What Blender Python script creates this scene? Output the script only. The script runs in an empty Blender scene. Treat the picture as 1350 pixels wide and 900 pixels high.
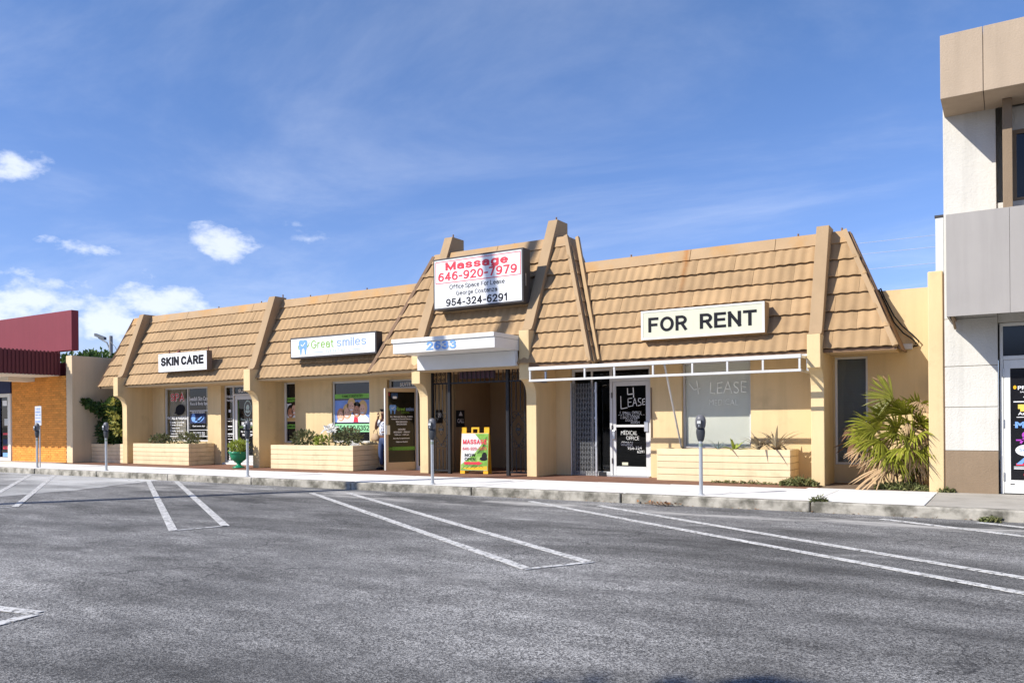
import bpy, bmesh, math, random
from mathutils import Vector, Matrix
R = math.radians
scene = bpy.context.scene
COL = scene.collection

# ------------------------------------------------------------------ camera
YAW, ROLL = 0.5541, -0.0085
cy, sy = math.cos(YAW), math.sin(YAW)
fw = Vector((-sy, cy, 0)); r0 = Vector((cy, sy, 0)); u0 = Vector((0, 0, 1))
rt = r0*math.cos(ROLL)+u0*math.sin(ROLL); up = -r0*math.sin(ROLL)+u0*math.cos(ROLL)
cam = bpy.data.cameras.new('camera'); camo = bpy.data.objects.new('camera', cam); COL.objects.link(camo)
m = Matrix.Identity(4)
for i in range(3):
    m[i][0] = rt[i]; m[i][1] = up[i]; m[i][2] = -fw[i]
m[0][3], m[1][3], m[2][3] = 0, 0, 1.35
camo.matrix_world = m
cam.sensor_width = 36; cam.lens = 36*1063.9/1350; cam.shift_y = 106.2/1350
cam.clip_start = 0.05; cam.clip_end = 3000
scene.camera = camo

# ------------------------------------------------------------------ light, sky, exposure
SUN_AZ, SUN_EL = R(36.5), R(37.5)          # travel direction of the light, from +Y towards +X
sun = bpy.data.lights.new('sun', 'SUN'); sun.energy = 4.7; sun.angle = R(0.53); sun.color = (1.0, 0.955, 0.88)
suno = bpy.data.objects.new('sun', sun); COL.objects.link(suno)
to_sun = Vector((-math.sin(SUN_AZ)*math.cos(SUN_EL), -math.cos(SUN_AZ)*math.cos(SUN_EL), math.sin(SUN_EL)))
suno.rotation_euler = to_sun.to_track_quat('Z', 'Y').to_euler()
suno.location = to_sun*60

world = bpy.data.worlds.new('World'); scene.world = world; world.use_nodes = True
nt = world.node_tree; nt.nodes.clear(); N = nt.nodes.new; L = nt.links.new
def wmath(op, a, b=None, c=None, clamp=False):
    n = N('ShaderNodeMath'); n.operation = op; n.use_clamp = clamp
    for i, v in enumerate((a, b, c)):
        if v is None: continue
        if isinstance(v, (int, float)): n.inputs[i].default_value = v
        else: L(v, n.inputs[i])
    return n.outputs[0]
sky = N('ShaderNodeTexSky'); sky.sky_type = 'NISHITA'; sky.sun_disc = False
sky.sun_elevation = SUN_EL; sky.sun_rotation = math.pi+SUN_AZ
sky.altitude = 0; sky.air_density = 1.0; sky.dust_density = 0.15; sky.ozone_density = 4.0
tc = N('ShaderNodeTexCoord'); sep = N('ShaderNodeSeparateXYZ'); L(tc.outputs['Generated'], sep.inputs[0])
zc = wmath('MAXIMUM', sep.outputs['Z'], 0.0)
den = wmath('ADD', zc, 0.10)
cmb = N('ShaderNodeCombineXYZ')
L(wmath('DIVIDE', sep.outputs['X'], den), cmb.inputs[0]); L(wmath('DIVIDE', sep.outputs['Y'], den), cmb.inputs[1])
# thin cirrus, drawn out along one wind direction
mp = N('ShaderNodeMapping'); mp.inputs['Rotation'].default_value = (0, 0, R(-20)); mp.inputs['Scale'].default_value = (0.8, 1.35, 1)
L(cmb.outputs[0], mp.inputs[0])
n1 = N('ShaderNodeTexNoise'); n1.inputs['Scale'].default_value = 0.75; n1.inputs['Detail'].default_value = 9; n1.inputs['Roughness'].default_value = 0.62; n1.inputs['Distortion'].default_value = 0.5
L(mp.outputs[0], n1.inputs['Vector'])
mr = N('ShaderNodeMapRange'); mr.inputs['From Min'].default_value = 0.40; mr.inputs['From Max'].default_value = 0.80; mr.interpolation_type = 'SMOOTHSTEP'
L(n1.outputs['Fac'], mr.inputs['Value'])
cirrus = wmath('MULTIPLY', mr.outputs[0], 0.24)
# puffy fair-weather cumulus low over the horizon
mp2 = N('ShaderNodeMapping'); mp2.inputs['Scale'].default_value = (1.0, 1.0, 1.9); mp2.inputs['Location'].default_value = (0.37, 0.12, 0.05)
L(tc.outputs['Generated'], mp2.inputs[0])
n2 = N('ShaderNodeTexNoise'); n2.inputs['Scale'].default_value = 5.2; n2.inputs['Detail'].default_value = 10; n2.inputs['Roughness'].default_value = 0.55
L(mp2.outputs[0], n2.inputs['Vector'])
low = N('ShaderNodeMapRange'); low.inputs['From Min'].default_value = 0.13; low.inputs['From Max'].default_value = 0.30
low.inputs['To Min'].default_value = 0.0; low.inputs['To Max'].default_value = 0.16
L(sep.outputs['Z'], low.inputs['Value'])
cm = N('ShaderNodeMapRange'); cm.inputs['From Min'].default_value = 0.54; cm.inputs['From Max'].default_value = 0.66; cm.interpolation_type = 'SMOOTHSTEP'
L(wmath('SUBTRACT', n2.outputs['Fac'], low.outputs[0]), cm.inputs['Value'])
# the few separate fair-weather clouds of that day, each with its own bearing and height
n3 = N('ShaderNodeTexNoise'); n3.inputs['Scale'].default_value = 22; n3.inputs['Detail'].default_value = 10; n3.inputs['Roughness'].default_value = 0.62
L(mp2.outputs[0], n3.inputs['Vector'])
near = 0.0
for (cx_, cy_, cz_, cr_, ck_) in [(-0.8619, 0.4329, 0.264, 0.040, 1.5), (-0.7654, 0.6099, 0.2056, 0.058, 2.2), (-0.8119, 0.5671, 0.134, 0.082, 2.0), (-0.8414, 0.5266, 0.115, 0.07, 2.0), (-0.8786, 0.457, 0.130, 0.085, 2.0), (-0.903, 0.4096, 0.122, 0.11, 2.0), (-0.7572, 0.643, 0.1147, 0.08, 2.0), (-0.845, 0.495, 0.19, 0.05, 3.0)]:
    vs_ = N('ShaderNodeVectorMath'); vs_.operation = 'SUBTRACT'; L(tc.outputs['Generated'], vs_.inputs[0]); vs_.inputs[1].default_value = (cx_, cy_, cz_)
    vm_ = N('ShaderNodeVectorMath'); vm_.operation = 'MULTIPLY'; L(vs_.outputs[0], vm_.inputs[0]); vm_.inputs[1].default_value = (1, 1, ck_)
    vl_ = N('ShaderNodeVectorMath'); vl_.operation = 'LENGTH'; L(vm_.outputs[0], vl_.inputs[0])
    near = wmath('MAXIMUM', wmath('SUBTRACT', 1.0, wmath('DIVIDE', vl_.outputs['Value'], cr_)), near)
puff = N('ShaderNodeMapRange'); puff.inputs['From Min'].default_value = 0.06; puff.inputs['From Max'].default_value = 0.80; puff.interpolation_type = 'SMOOTHSTEP'
L(wmath('ADD', wmath('MULTIPLY', near, 0.9), wmath('MULTIPLY', wmath('SUBTRACT', n3.outputs['Fac'], 0.53), wmath('MULTIPLY', wmath('GREATER_THAN', near, 0.001), 2.1))), puff.inputs['Value'])
cumulus = wmath('MAXIMUM', wmath('MULTIPLY', cm.outputs[0], 0.7), wmath('MULTIPLY', puff.outputs[0], 0.68))
# a pale veil thickening towards the horizon
hz = N('ShaderNodeMapRange'); hz.inputs['From Min'].default_value = 0.0; hz.inputs['From Max'].default_value = 0.42
hz.inputs['To Min'].default_value = 0.06; hz.inputs['To Max'].default_value = 0.0
L(sep.outputs['Z'], hz.inputs['Value'])
tot = wmath('MAXIMUM', wmath('ADD', cirrus, hz.outputs[0]), cumulus, clamp=True)
hsv = N('ShaderNodeHueSaturation'); hsv.inputs['Saturation'].default_value = 1.14; hsv.inputs['Value'].default_value = 1.14
L(sky.outputs[0], hsv.inputs['Color'])
mx = N('ShaderNodeMix'); mx.data_type = 'RGBA'
hue = N('ShaderNodeMix'); hue.data_type = 'RGBA'; hue.blend_type = 'MULTIPLY'; hue.inputs[0].default_value = 1; hue.inputs[7].default_value = (1.13, 0.985, 1.07, 1)
hm = N('ShaderNodeMapRange'); hm.inputs['From Min'].default_value = 0.0; hm.inputs['From Max'].default_value = 0.45; L(sep.outputs['Z'], hm.inputs['Value'])
hb_ = N('ShaderNodeMix'); hb_.data_type = 'RGBA'; L(hm.outputs[0], hb_.inputs[0]); hb_.inputs[6].default_value = (0.66, 0.74, 0.97, 1); hb_.inputs[7].default_value = (1, 1, 1, 1)
hl = N('ShaderNodeMix'); hl.data_type = 'RGBA'; hl.blend_type = 'MULTIPLY'; hl.inputs[0].default_value = 1; L(hsv.outputs[0], hl.inputs[6]); L(hb_.outputs[2], hl.inputs[7])
L(hl.outputs[2], hue.inputs[6])
L(tot, mx.inputs[0]); L(hue.outputs[2], mx.inputs[6]); mx.inputs[7].default_value = (8.4, 8.7, 9.4, 1)
bg = N('ShaderNodeBackground'); bg.inputs['Strength'].default_value = 0.10
L(mx.outputs[2], bg.inputs['Color']); wo = N('ShaderNodeOutputWorld'); L(bg.outputs[0], wo.inputs[0])

scene.view_settings.view_transform = 'Standard'; scene.view_settings.look = 'None'
scene.view_settings.gamma = 1; scene.view_settings.use_curve_mapping = False
scene.view_settings.exposure = 0.48
scene.render.engine = 'CYCLES'; scene.cycles.max_bounces = 8

# ------------------------------------------------------------------ materials
def mat(name, col, rough=0.75, var=0.10, vscale=1.5, bump=0.0, bscale=60, metal=0.0, streak=0.0, col2=None, c2amt=0.5, c2scale=3.0,
        spec=0.3, rnd=0.0, island=0.0, trans=0.0, c2lo=0.5, c2hi=0.7, stretch=(1, 1, 1)):
    M = bpy.data.materials.new(name); M.use_nodes = True
    t = M.node_tree; n = t.nodes; l = t.links; b = n['Principled BSDF']
    b.inputs['Roughness'].default_value = rough; b.inputs['Metallic'].default_value = metal; b.inputs['Specular IOR Level'].default_value = spec
    tc = n.new('ShaderNodeTexCoord'); co = tc.outputs['Object']
    mpn = n.new('ShaderNodeMapping'); mpn.inputs['Scale'].default_value = stretch; l.new(co, mpn.inputs[0]); cs = mpn.outputs[0]
    rgb = n.new('ShaderNodeRGB'); rgb.outputs[0].default_value = (*col, 1); cur = rgb.outputs[0]
    def noise(scale, detail=5, vec=None, rough_=0.6):
        x = n.new('ShaderNodeTexNoise'); x.inputs['Scale'].default_value = scale; x.inputs['Detail'].default_value = detail
        x.inputs['Roughness'].default_value = rough_; l.new(vec or cs, x.inputs['Vector']); return x.outputs['Fac']
    def rng_(v, a, b_, c, d):
        x = n.new('ShaderNodeMapRange'); x.inputs[1].default_value = a; x.inputs[2].default_value = b_; x.inputs[3].default_value = c; x.inputs[4].default_value = d
        l.new(v, x.inputs[0]); return x.outputs[0]
    def mix(fac, a, c2, blend='MIX'):
        x = n.new('ShaderNodeMix'); x.data_type = 'RGBA'; x.blend_type = blend
        if isinstance(fac, float): x.inputs[0].default_value = fac
        else: l.new(fac, x.inputs[0])
        l.new(a, x.inputs[6])
        if isinstance(c2, tuple): x.inputs[7].default_value = (*c2, 1)
        else: l.new(c2, x.inputs[7])
        return x.outputs[2]
    def scale_by(cur, v):
        x = n.new('ShaderNodeMix'); x.data_type = 'RGBA'; x.blend_type = 'MULTIPLY'; x.inputs[0].default_value = 1
        c = n.new('ShaderNodeCombineXYZ')
        for i in range(3): l.new(v, c.inputs[i])
        l.new(cur, x.inputs[6]); l.new(c.outputs[0], x.inputs[7]); return x.outputs[2]
    if col2: cur = mix(rng_(noise(c2scale, 7), c2lo, c2hi, 0, c2amt), cur, col2)
    if var: cur = scale_by(cur, rng_(noise(vscale), 0.25, 0.75, 1-var, 1+var))
    if streak:
        mp_ = n.new('ShaderNodeMapping'); mp_.inputs['Scale'].default_value = (5, 5, 0.35); l.new(co, mp_.inputs[0])
        cur = scale_by(cur, rng_(noise(1.0, 5, mp_.outputs[0]), 0.45, 0.75, 1.0, 1-streak))
    if rnd:
        oi = n.new('ShaderNodeObjectInfo'); cur = scale_by(cur, rng_(oi.outputs['Random'], 0, 1, 1-rnd, 1+rnd))
    if island:
        ge = n.new('ShaderNodeNewGeometry'); cur = scale_by(cur, rng_(ge.outputs['Random Per Island'], 0, 1, 1-island, 1+island))
    l.new(cur, b.inputs['Base Color'])
    if bump:
        bp = n.new('ShaderNodeBump'); bp.inputs['Strength'].default_value = bump; bp.inputs['Distance'].default_value = 0.01
        l.new(noise(bscale, 4), bp.inputs['Height']); l.new(bp.outputs[0], b.inputs['Normal'])
    if trans:
        tr = n.new('ShaderNodeBsdfTranslucent'); l.new(cur, tr.inputs[0]); ms = n.new('ShaderNodeMixShader'); ms.inputs[0].default_value = trans
        l.new(b.outputs[0], ms.inputs[1]); l.new(tr.outputs[0], ms.inputs[2]); l.new(ms.outputs[0], n['Material Output'].inputs[0])
    M['cur'] = 0
    return M
def glassmat(name, tint=(0.55, 0.58, 0.57), dark=0.5, rough=0.02):
    """window pane: a Fresnel reflection over a dimmed view through"""
    M = bpy.data.materials.new(name); M.use_nodes = True; t = M.node_tree; n = t.nodes; l = t.links; n.remove(n['Principled BSDF'])
    tr = n.new('ShaderNodeBsdfTransparent'); tr.inputs[0].default_value = (*[c*(1-dark) for c in tint], 1)
    gl = n.new('ShaderNodeBsdfGlossy'); gl.inputs['Roughness'].default_value = rough
    fr = n.new('ShaderNodeFresnel'); fr.inputs[0].default_value = 1.5; ms = n.new('ShaderNodeMixShader')
    tcn = n.new('ShaderNodeTexCoord'); nz = n.new('ShaderNodeTexNoise'); nz.inputs['Scale'].default_value = 1.3; nz.inputs['Detail'].default_value = 1
    bp = n.new('ShaderNodeBump'); bp.inputs['Strength'].default_value = 0.06; bp.inputs['Distance'].default_value = 0.05
    l.new(tcn.outputs['Object'], nz.inputs['Vector']); l.new(nz.outputs['Fac'], bp.inputs['Height']); l.new(bp.outputs[0], gl.inputs['Normal'])
    ge = n.new('ShaderNodeNewGeometry'); ml = n.new('ShaderNodeMath'); ml.operation = 'MULTIPLY_ADD'   # the far face of the pane adds no second reflection
    l.new(fr.outputs[0], ml.inputs[0]); inv = n.new('ShaderNodeMath'); inv.operation = 'SUBTRACT'; inv.inputs[0].default_value = 1.0; l.new(ge.outputs['Backfacing'], inv.inputs[1]); l.new(inv.outputs[0], ml.inputs[1]); ml.inputs[2].default_value = 0.0
    l.new(ml.outputs[0], ms.inputs[0]); l.new(tr.outputs[0], ms.inputs[1]); l.new(gl.outputs[0], ms.inputs[2]); l.new(ms.outputs[0], n['Material Output'].inputs[0])
    return M
def rusty(P, x=7.90, w=0.085):
    """one rust run down the right-hand roof, below a fixing on the ridge"""
    t = P.node_tree; n = t.nodes; l = t.links; b = n['Principled BSDF']; src = b.inputs['Base Color'].links[0].from_socket
    tc = n.new('ShaderNodeTexCoord'); se = n.new('ShaderNodeSeparateXYZ'); nz = n.new('ShaderNodeTexNoise'); nz.inputs['Scale'].default_value = 5; nz.inputs['Detail'].default_value = 4
    mp = n.new('ShaderNodeMapping'); mp.inputs['Scale'].default_value = (2, 2, .6); l.new(tc.outputs['Object'], mp.inputs[0]); l.new(mp.outputs[0], nz.inputs['Vector']); l.new(tc.outputs['Object'], se.inputs[0])
    def ma(op, a, c):
        q = n.new('ShaderNodeMath'); q.operation = op; q.use_clamp = op == 'MULTIPLY'
        for i, v in enumerate((a, c)):
            if isinstance(v, float): q.inputs[i].default_value = v
            else: l.new(v, q.inputs[i])
        return q.outputs[0]
    def mr(v, a, c, d, e):
        q = n.new('ShaderNodeMapRange'); q.inputs[1].default_value = a; q.inputs[2].default_value = c; q.inputs[3].default_value = d; q.inputs[4].default_value = e; l.new(v, q.inputs[0]); return q.outputs[0]
    dx = ma('ABSOLUTE', ma('ADD', ma('SUBTRACT', se.outputs[0], x), ma('MULTIPLY', ma('SUBTRACT', nz.outputs['Fac'], 0.5), 0.12)), 0.0)
    f = ma('MULTIPLY', ma('MULTIPLY', mr(dx, 0.0, w, 1.0, 0.0), mr(se.outputs[2], 3.75, 4.5, 0.15, 0.85)), mr(nz.outputs['Fac'], 0.3, 0.6, 0.4, 1.0))
    m_ = n.new('ShaderNodeMix'); m_.data_type = 'RGBA'; l.new(f, m_.inputs[0]); l.new(src, m_.inputs[6]); m_.inputs[7].default_value = (0.36, 0.13, 0.02, 1); l.new(m_.outputs[2], b.inputs['Base Color'])
    return P
WALL = (0.66, 0.50, 0.275)
M = {}
M['wall'] = mat('tan_stucco', WALL, 0.85, 0.06, 0.9, 0.35, 70, streak=0.12, col2=(0.40, 0.29, 0.165), c2amt=0.45, c2scale=1.5, c2lo=0.56, c2hi=0.74)
M['wall_pale'] = mat('pale_stucco', (0.66, 0.52, 0.34), 0.85, 0.06, 0.9, 0.25, 90, streak=0.08)
M['soffit'] = mat('tan_soffit', (0.60, 0.44, 0.25), 0.8, 0.05)
M['fin'] = mat('brown_tan_paint', (0.37, 0.255, 0.145), 0.8, 0.07, 1.2, 0.2, 70, streak=0.10)
M['tile'] = rusty(mat('roof_tile_tan', (0.385, 0.252, 0.13), 0.8, 0.10, 1.6, 0.25, 120, rnd=0.08, streak=0.16, col2=(0.27, 0.17, 0.09), c2amt=0.45, c2scale=1.1, c2lo=0.52, c2hi=0.72))
M['cap'] = rusty(mat('ridge_cap_tan', (0.40, 0.27, 0.15), 0.8, 0.10, 2.0, 0.2, 90, col2=(0.48, 0.24, 0.06), c2amt=0.65, c2scale=1.3, c2lo=0.48, c2hi=0.68))
M['trim'] = mat('brown_trim', (0.20, 0.12, 0.07), 0.75, 0.10)
M['trim_lt'] = mat('tan_trim', (0.40, 0.27, 0.14), 0.75, 0.08)
M['under'] = mat('roof_underlay', (0.10, 0.065, 0.04), 0.9)
M['block'] = mat('planter_block_paint', (0.72, 0.57, 0.36), 0.85, 0.07, 2.0, 0.25, 80, rnd=0.05, streak=0.10, col2=(0.40, 0.28, 0.16), c2amt=0.45, c2scale=2.4, c2lo=0.57, c2hi=0.74)
M['mortar'] = mat('mortar', (0.40, 0.31, 0.19), 0.9)
M['soil'] = mat('soil', (0.07, 0.045, 0.03), 0.95, 0.3, 12, 0.8, 40)
M['white'] = mat('white_enamel', (0.72, 0.71, 0.67), 0.45, 0.04, 2.0, streak=0.05)
M['whitesign'] = mat('white_sign_face', (0.74, 0.74, 0.74), 0.35, 0.03, 1.0)
M['cream'] = mat('cream_sign_face', (0.60, 0.60, 0.455), 0.4, 0.04, 1.0, streak=0.04)
M['alum'] = mat('aluminium', (0.62, 0.62, 0.62), 0.35, 0.05, metal=0.85)
M['alumpaint'] = mat('white_aluminium', (0.56, 0.56, 0.55), 0.4, 0.05)
M['shutter'] = mat('roller_box_paint', (0.62, 0.62, 0.61), 0.5, 0.06)
M['steel'] = mat('dull_steel', (0.20, 0.205, 0.21), 0.45, 0.15, 6, metal=0.5)
M['passage'] = mat('passage_shade_tan', (0.40, 0.275, 0.15), 0.85, 0.08, 1.0, 0.25, 80, streak=.08)  # same wall paint, browned to put the passage's deep shade into the colour
M['bronze'] = mat('dark_bronze', (0.05, 0.045, 0.045), 0.5, 0.1)
M['black'] = mat('black_metal', (0.018, 0.018, 0.02), 0.5, 0.1)
M['film'] = mat('black_window_film', (0.012, 0.012, 0.014), 0.12, 0.0, spec=0.5)
M['red'] = mat('red_vinyl', (0.62, 0.035, 0.06), 0.5, 0.04)
M['char'] = mat('charcoal_vinyl', (0.016, 0.016, 0.020), 0.75, 0.04, spec=.12)
M['ltgreen'] = mat('lime_vinyl', (0.22, 0.42, 0.055), 0.5, 0.04)
M['palegreen'] = mat('pale_green_vinyl', (0.30, 0.66, 0.34), 0.5, 0.04)
M['strip'] = mat('green_strip', (0.20, 0.48, 0.07), 0.5, 0.04)
M['ltblue'] = mat('sky_blue_vinyl', (0.17, 0.34, 0.70), 0.5, 0.04)
M['bluegrey'] = mat('blue_grey_vinyl', (0.23, 0.34, 0.62), 0.5, 0.04)
M['silver'] = mat('grey_green_vinyl', (0.42, 0.52, 0.46), 0.5)
M['paper'] = mat('white_vinyl', (0.80, 0.80, 0.80), 0.55, 0.03)
M['faint'] = mat('faded_window_paint', (0.86, 0.88, 0.80), 0.7, 0.2, 8)
M['chalk'] = mat('window_marker', (0.75, 0.75, 0.72), 0.8, 0.25, 25)
M['yellow'] = mat('yellow_plastic', (0.78, 0.42, 0.02), 0.45, 0.05)
M['glass'] = glassmat('clear_glass', (0.97, 0.98, 0.97), 0.03)
M['dkglass'] = glassmat('dark_glass', (0.5, 0.52, 0.52), 0.35)
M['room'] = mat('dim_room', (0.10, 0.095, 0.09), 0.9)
M['curtain'] = mat('pale_curtain', (0.36, 0.32, 0.26), 0.9, 0.1, 4)
M['blind'] = mat('window_blind', (0.82, 0.81, 0.74), 0.6, 0.05)
M['greyblind'] = mat('grey_blind', (0.15, 0.165, 0.17), 0.6, 0.05)
M['dkblind'] = mat('dark_blind', (0.20, 0.22, 0.22), 0.6, 0.05)
M['galv'] = mat('galvanised_post', (0.48, 0.50, 0.52), 0.42, 0.10, 6, metal=0.45)
M['meter'] = mat('dark_grey_casting', (0.045, 0.048, 0.055), 0.45, 0.12, 9)
M['meterdome'] = mat('grey_dome', (0.13, 0.13, 0.14), 0.35, 0.08)
M['urn'] = mat('green_glaze', (0.012, 0.22, 0.11), 0.3, 0.10, 5, spec=0.5)
M['leaf'] = mat('leaf_green', (0.075, 0.13, 0.03), 0.55, 0.2, 3, island=0.45, trans=0.3)
M['leafdk'] = mat('leaf_dark', (0.045, 0.085, 0.022), 0.5, 0.2, 3, island=0.5, trans=0.25)
M['leafyel'] = mat('leaf_yellow', (0.40, 0.38, 0.09), 0.55, 0.1, 3, island=0.35, trans=0.3)
M['leafgrey'] = mat('leaf_olive', (0.15, 0.16, 0.075), 0.6, 0.2, 3, island=0.4, trans=0.25)
M['weed'] = mat('weed_green', (0.17, 0.19, 0.07), 0.6, 0.2, 3, island=0.5, trans=0.25, col2=(0.26, 0.20, 0.09), c2amt=.6, c2scale=8)
M['palm'] = mat('palm_green', (0.25, 0.265, 0.03), 0.42, 0.2, 5, island=0.40, trans=0.28, rnd=0.40, col2=(0.34, 0.30, 0.06), c2amt=0.7, c2scale=5)
M['palmdead'] = mat('palm_straw', (0.50, 0.34, 0.19), 0.8, 0.15, 4, island=0.25, trans=0.2, rnd=0.25)
M['palmbrown'] = mat('palm_brown', (0.22, 0.12, 0.065), 0.85, 0.2, 4, island=0.3, trans=0.1)
M['brom'] = mat('bromeliad', (0.36, 0.30, 0.20), 0.5, 0.25, 6, island=0.3, trans=0.15, col2=(0.24, 0.09, 0.07), c2amt=0.7, c2scale=6)
M['bromgreen'] = mat('bromeliad_green', (0.30, 0.36, 0.06), 0.5, 0.2, 6, island=0.3, trans=0.2)
M['petal'] = mat('white_petal', (0.80, 0.79, 0.76), 0.6, 0.05, trans=0.3)
M['bark'] = mat('bark', (0.13, 0.09, 0.06), 0.9, 0.25, 8, 0.5, 30)
M['brick'] = mat('orange_brick', (0.74, 0.30, 0.055), 0.75, 0.12, 3, 0.2, 80, island=0.13)
M['brickmortar'] = mat('orange_mortar', (0.42, 0.16, 0.03), 0.85)
M['maroon'] = mat('maroon_paint', (0.20, 0.035, 0.048), 0.7, 0.05, 1.0, 0.1, 60, streak=0.08)
M['maroonmetal'] = mat('maroon_metal', (0.13, 0.03, 0.035), 0.55, 0.06)
M['navy'] = mat('navy_fabric', (0.02, 0.03, 0.09), 0.8)
M['beigesoffit'] = mat('beige_soffit', (0.70, 0.63, 0.52), 0.8)
M['rbwhite'] = mat('white_stucco', (0.60, 0.575, 0.515), 0.85, 0.07, 1.6, 0.7, 34, streak=0.16, col2=(0.40, 0.37, 0.31), c2amt=0.4, c2scale=1.6, c2lo=0.55, c2hi=0.75)
M['rbbrown'] = mat('brown_stucco', (0.255, 0.185, 0.12), 0.85, 0.09, 1.6, 0.6, 40, streak=.10)
M['rbfascia'] = mat('taupe_stucco', (0.43, 0.335, 0.24), 0.85, 0.07, 1.0, 0.5, 40, streak=0.12)
M['awning'] = mat('grey_awning_fabric', (0.36, 0.335, 0.31), 0.75, 0.06, 0.8, streak=0.10)
M['panelgrey'] = mat('pale_grey_metal', (0.55, 0.56, 0.55), 0.5, 0.06)
M['wire'] = mat('cable_black', (0.02, 0.02, 0.02), 0.6)
M['wood'] = mat('weathered_pole', (0.16, 0.12, 0.09), 0.9, 0.2, 4)
M['concretepole'] = mat('grey_pole', (0.32, 0.31, 0.30), 0.8, 0.1)
M['lampgrey'] = mat('lamp_metal', (0.10, 0.11, 0.12), 0.5)
M['walk'] = mat('new_concrete', (0.74, 0.72, 0.68), 0.85, 0.06, 2.0, 0.15, 120, rnd=.03, col2=(0.42, 0.40, 0.36), c2amt=0.5, c2scale=2.2, c2lo=0.55, c2hi=0.75)
M['oldwalk'] = mat('old_concrete', (0.40, 0.37, 0.32), 0.9, 0.10, 2.5, 0.2, 100, col2=(0.26, 0.24, 0.20), c2amt=0.5, c2scale=2.0)
M['curb'] = mat('weathered_curb', (0.42, 0.39, 0.33), 0.92, 0.15, 4.0, 0.6, 60, col2=(0.07, 0.065, 0.048), c2amt=0.85, c2scale=3.4, c2lo=0.41, c2hi=0.63)
M['paver'] = mat('brown_paver', (0.205, 0.105, 0.068), 0.85, 0.14, 3.0, 0.25, 90, rnd=0.08)
M['bedsoil'] = mat('dry_bed_soil', (0.17, 0.12, 0.08), 0.95, 0.25, 9, 0.7, 50)
M['purple'] = mat('plum_sign', (0.075, 0.04, 0.055), 0.6)
M['poster'] = mat('poster_blue', (0.16, 0.26, 0.58), 0.5, 0.30, 1.8)
M['skinA'] = mat('skin_print_light', (0.72, 0.42, 0.29), 0.5, 0.06)
M['skinB'] = mat('skin_print_tan', (0.52, 0.24, 0.14), 0.5, 0.06)
M['hairA'] = mat('hair_print_blond', (0.62, 0.40, 0.16), 0.5, 0.15, 30)
M['hairB'] = mat('hair_print_dark', (0.03, 0.018, 0.012), 0.5)
M['skin'] = mat('skin_brown', (0.16, 0.075, 0.045), 0.55, 0.05)
M['hair'] = mat('hair_black', (0.012, 0.010, 0.010), 0.6)
M['shirt'] = mat('patterned_shirt', (0.62, 0.64, 0.68), 0.85, 0.1, col2=(0.10, 0.12, 0.20), c2amt=0.9, c2scale=22, c2lo=0.52, c2hi=0.56)
M['jeans'] = mat('blue_denim', (0.05, 0.075, 0.16), 0.85, 0.15, 12)
M['bag'] = mat('tan_leather', (0.42, 0.29, 0.17), 0.6, 0.1, 10)
M['shoe'] = mat('dark_shoe', (0.03, 0.03, 0.035), 0.6)
M['cardbrown'] = mat('dry_leaf', (0.26, 0.13, 0.06), 0.85, island=0.4)
M['earth'] = mat('far_ground', (0.16, 0.15, 0.12), 0.95, 0.2, 0.1)

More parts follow.
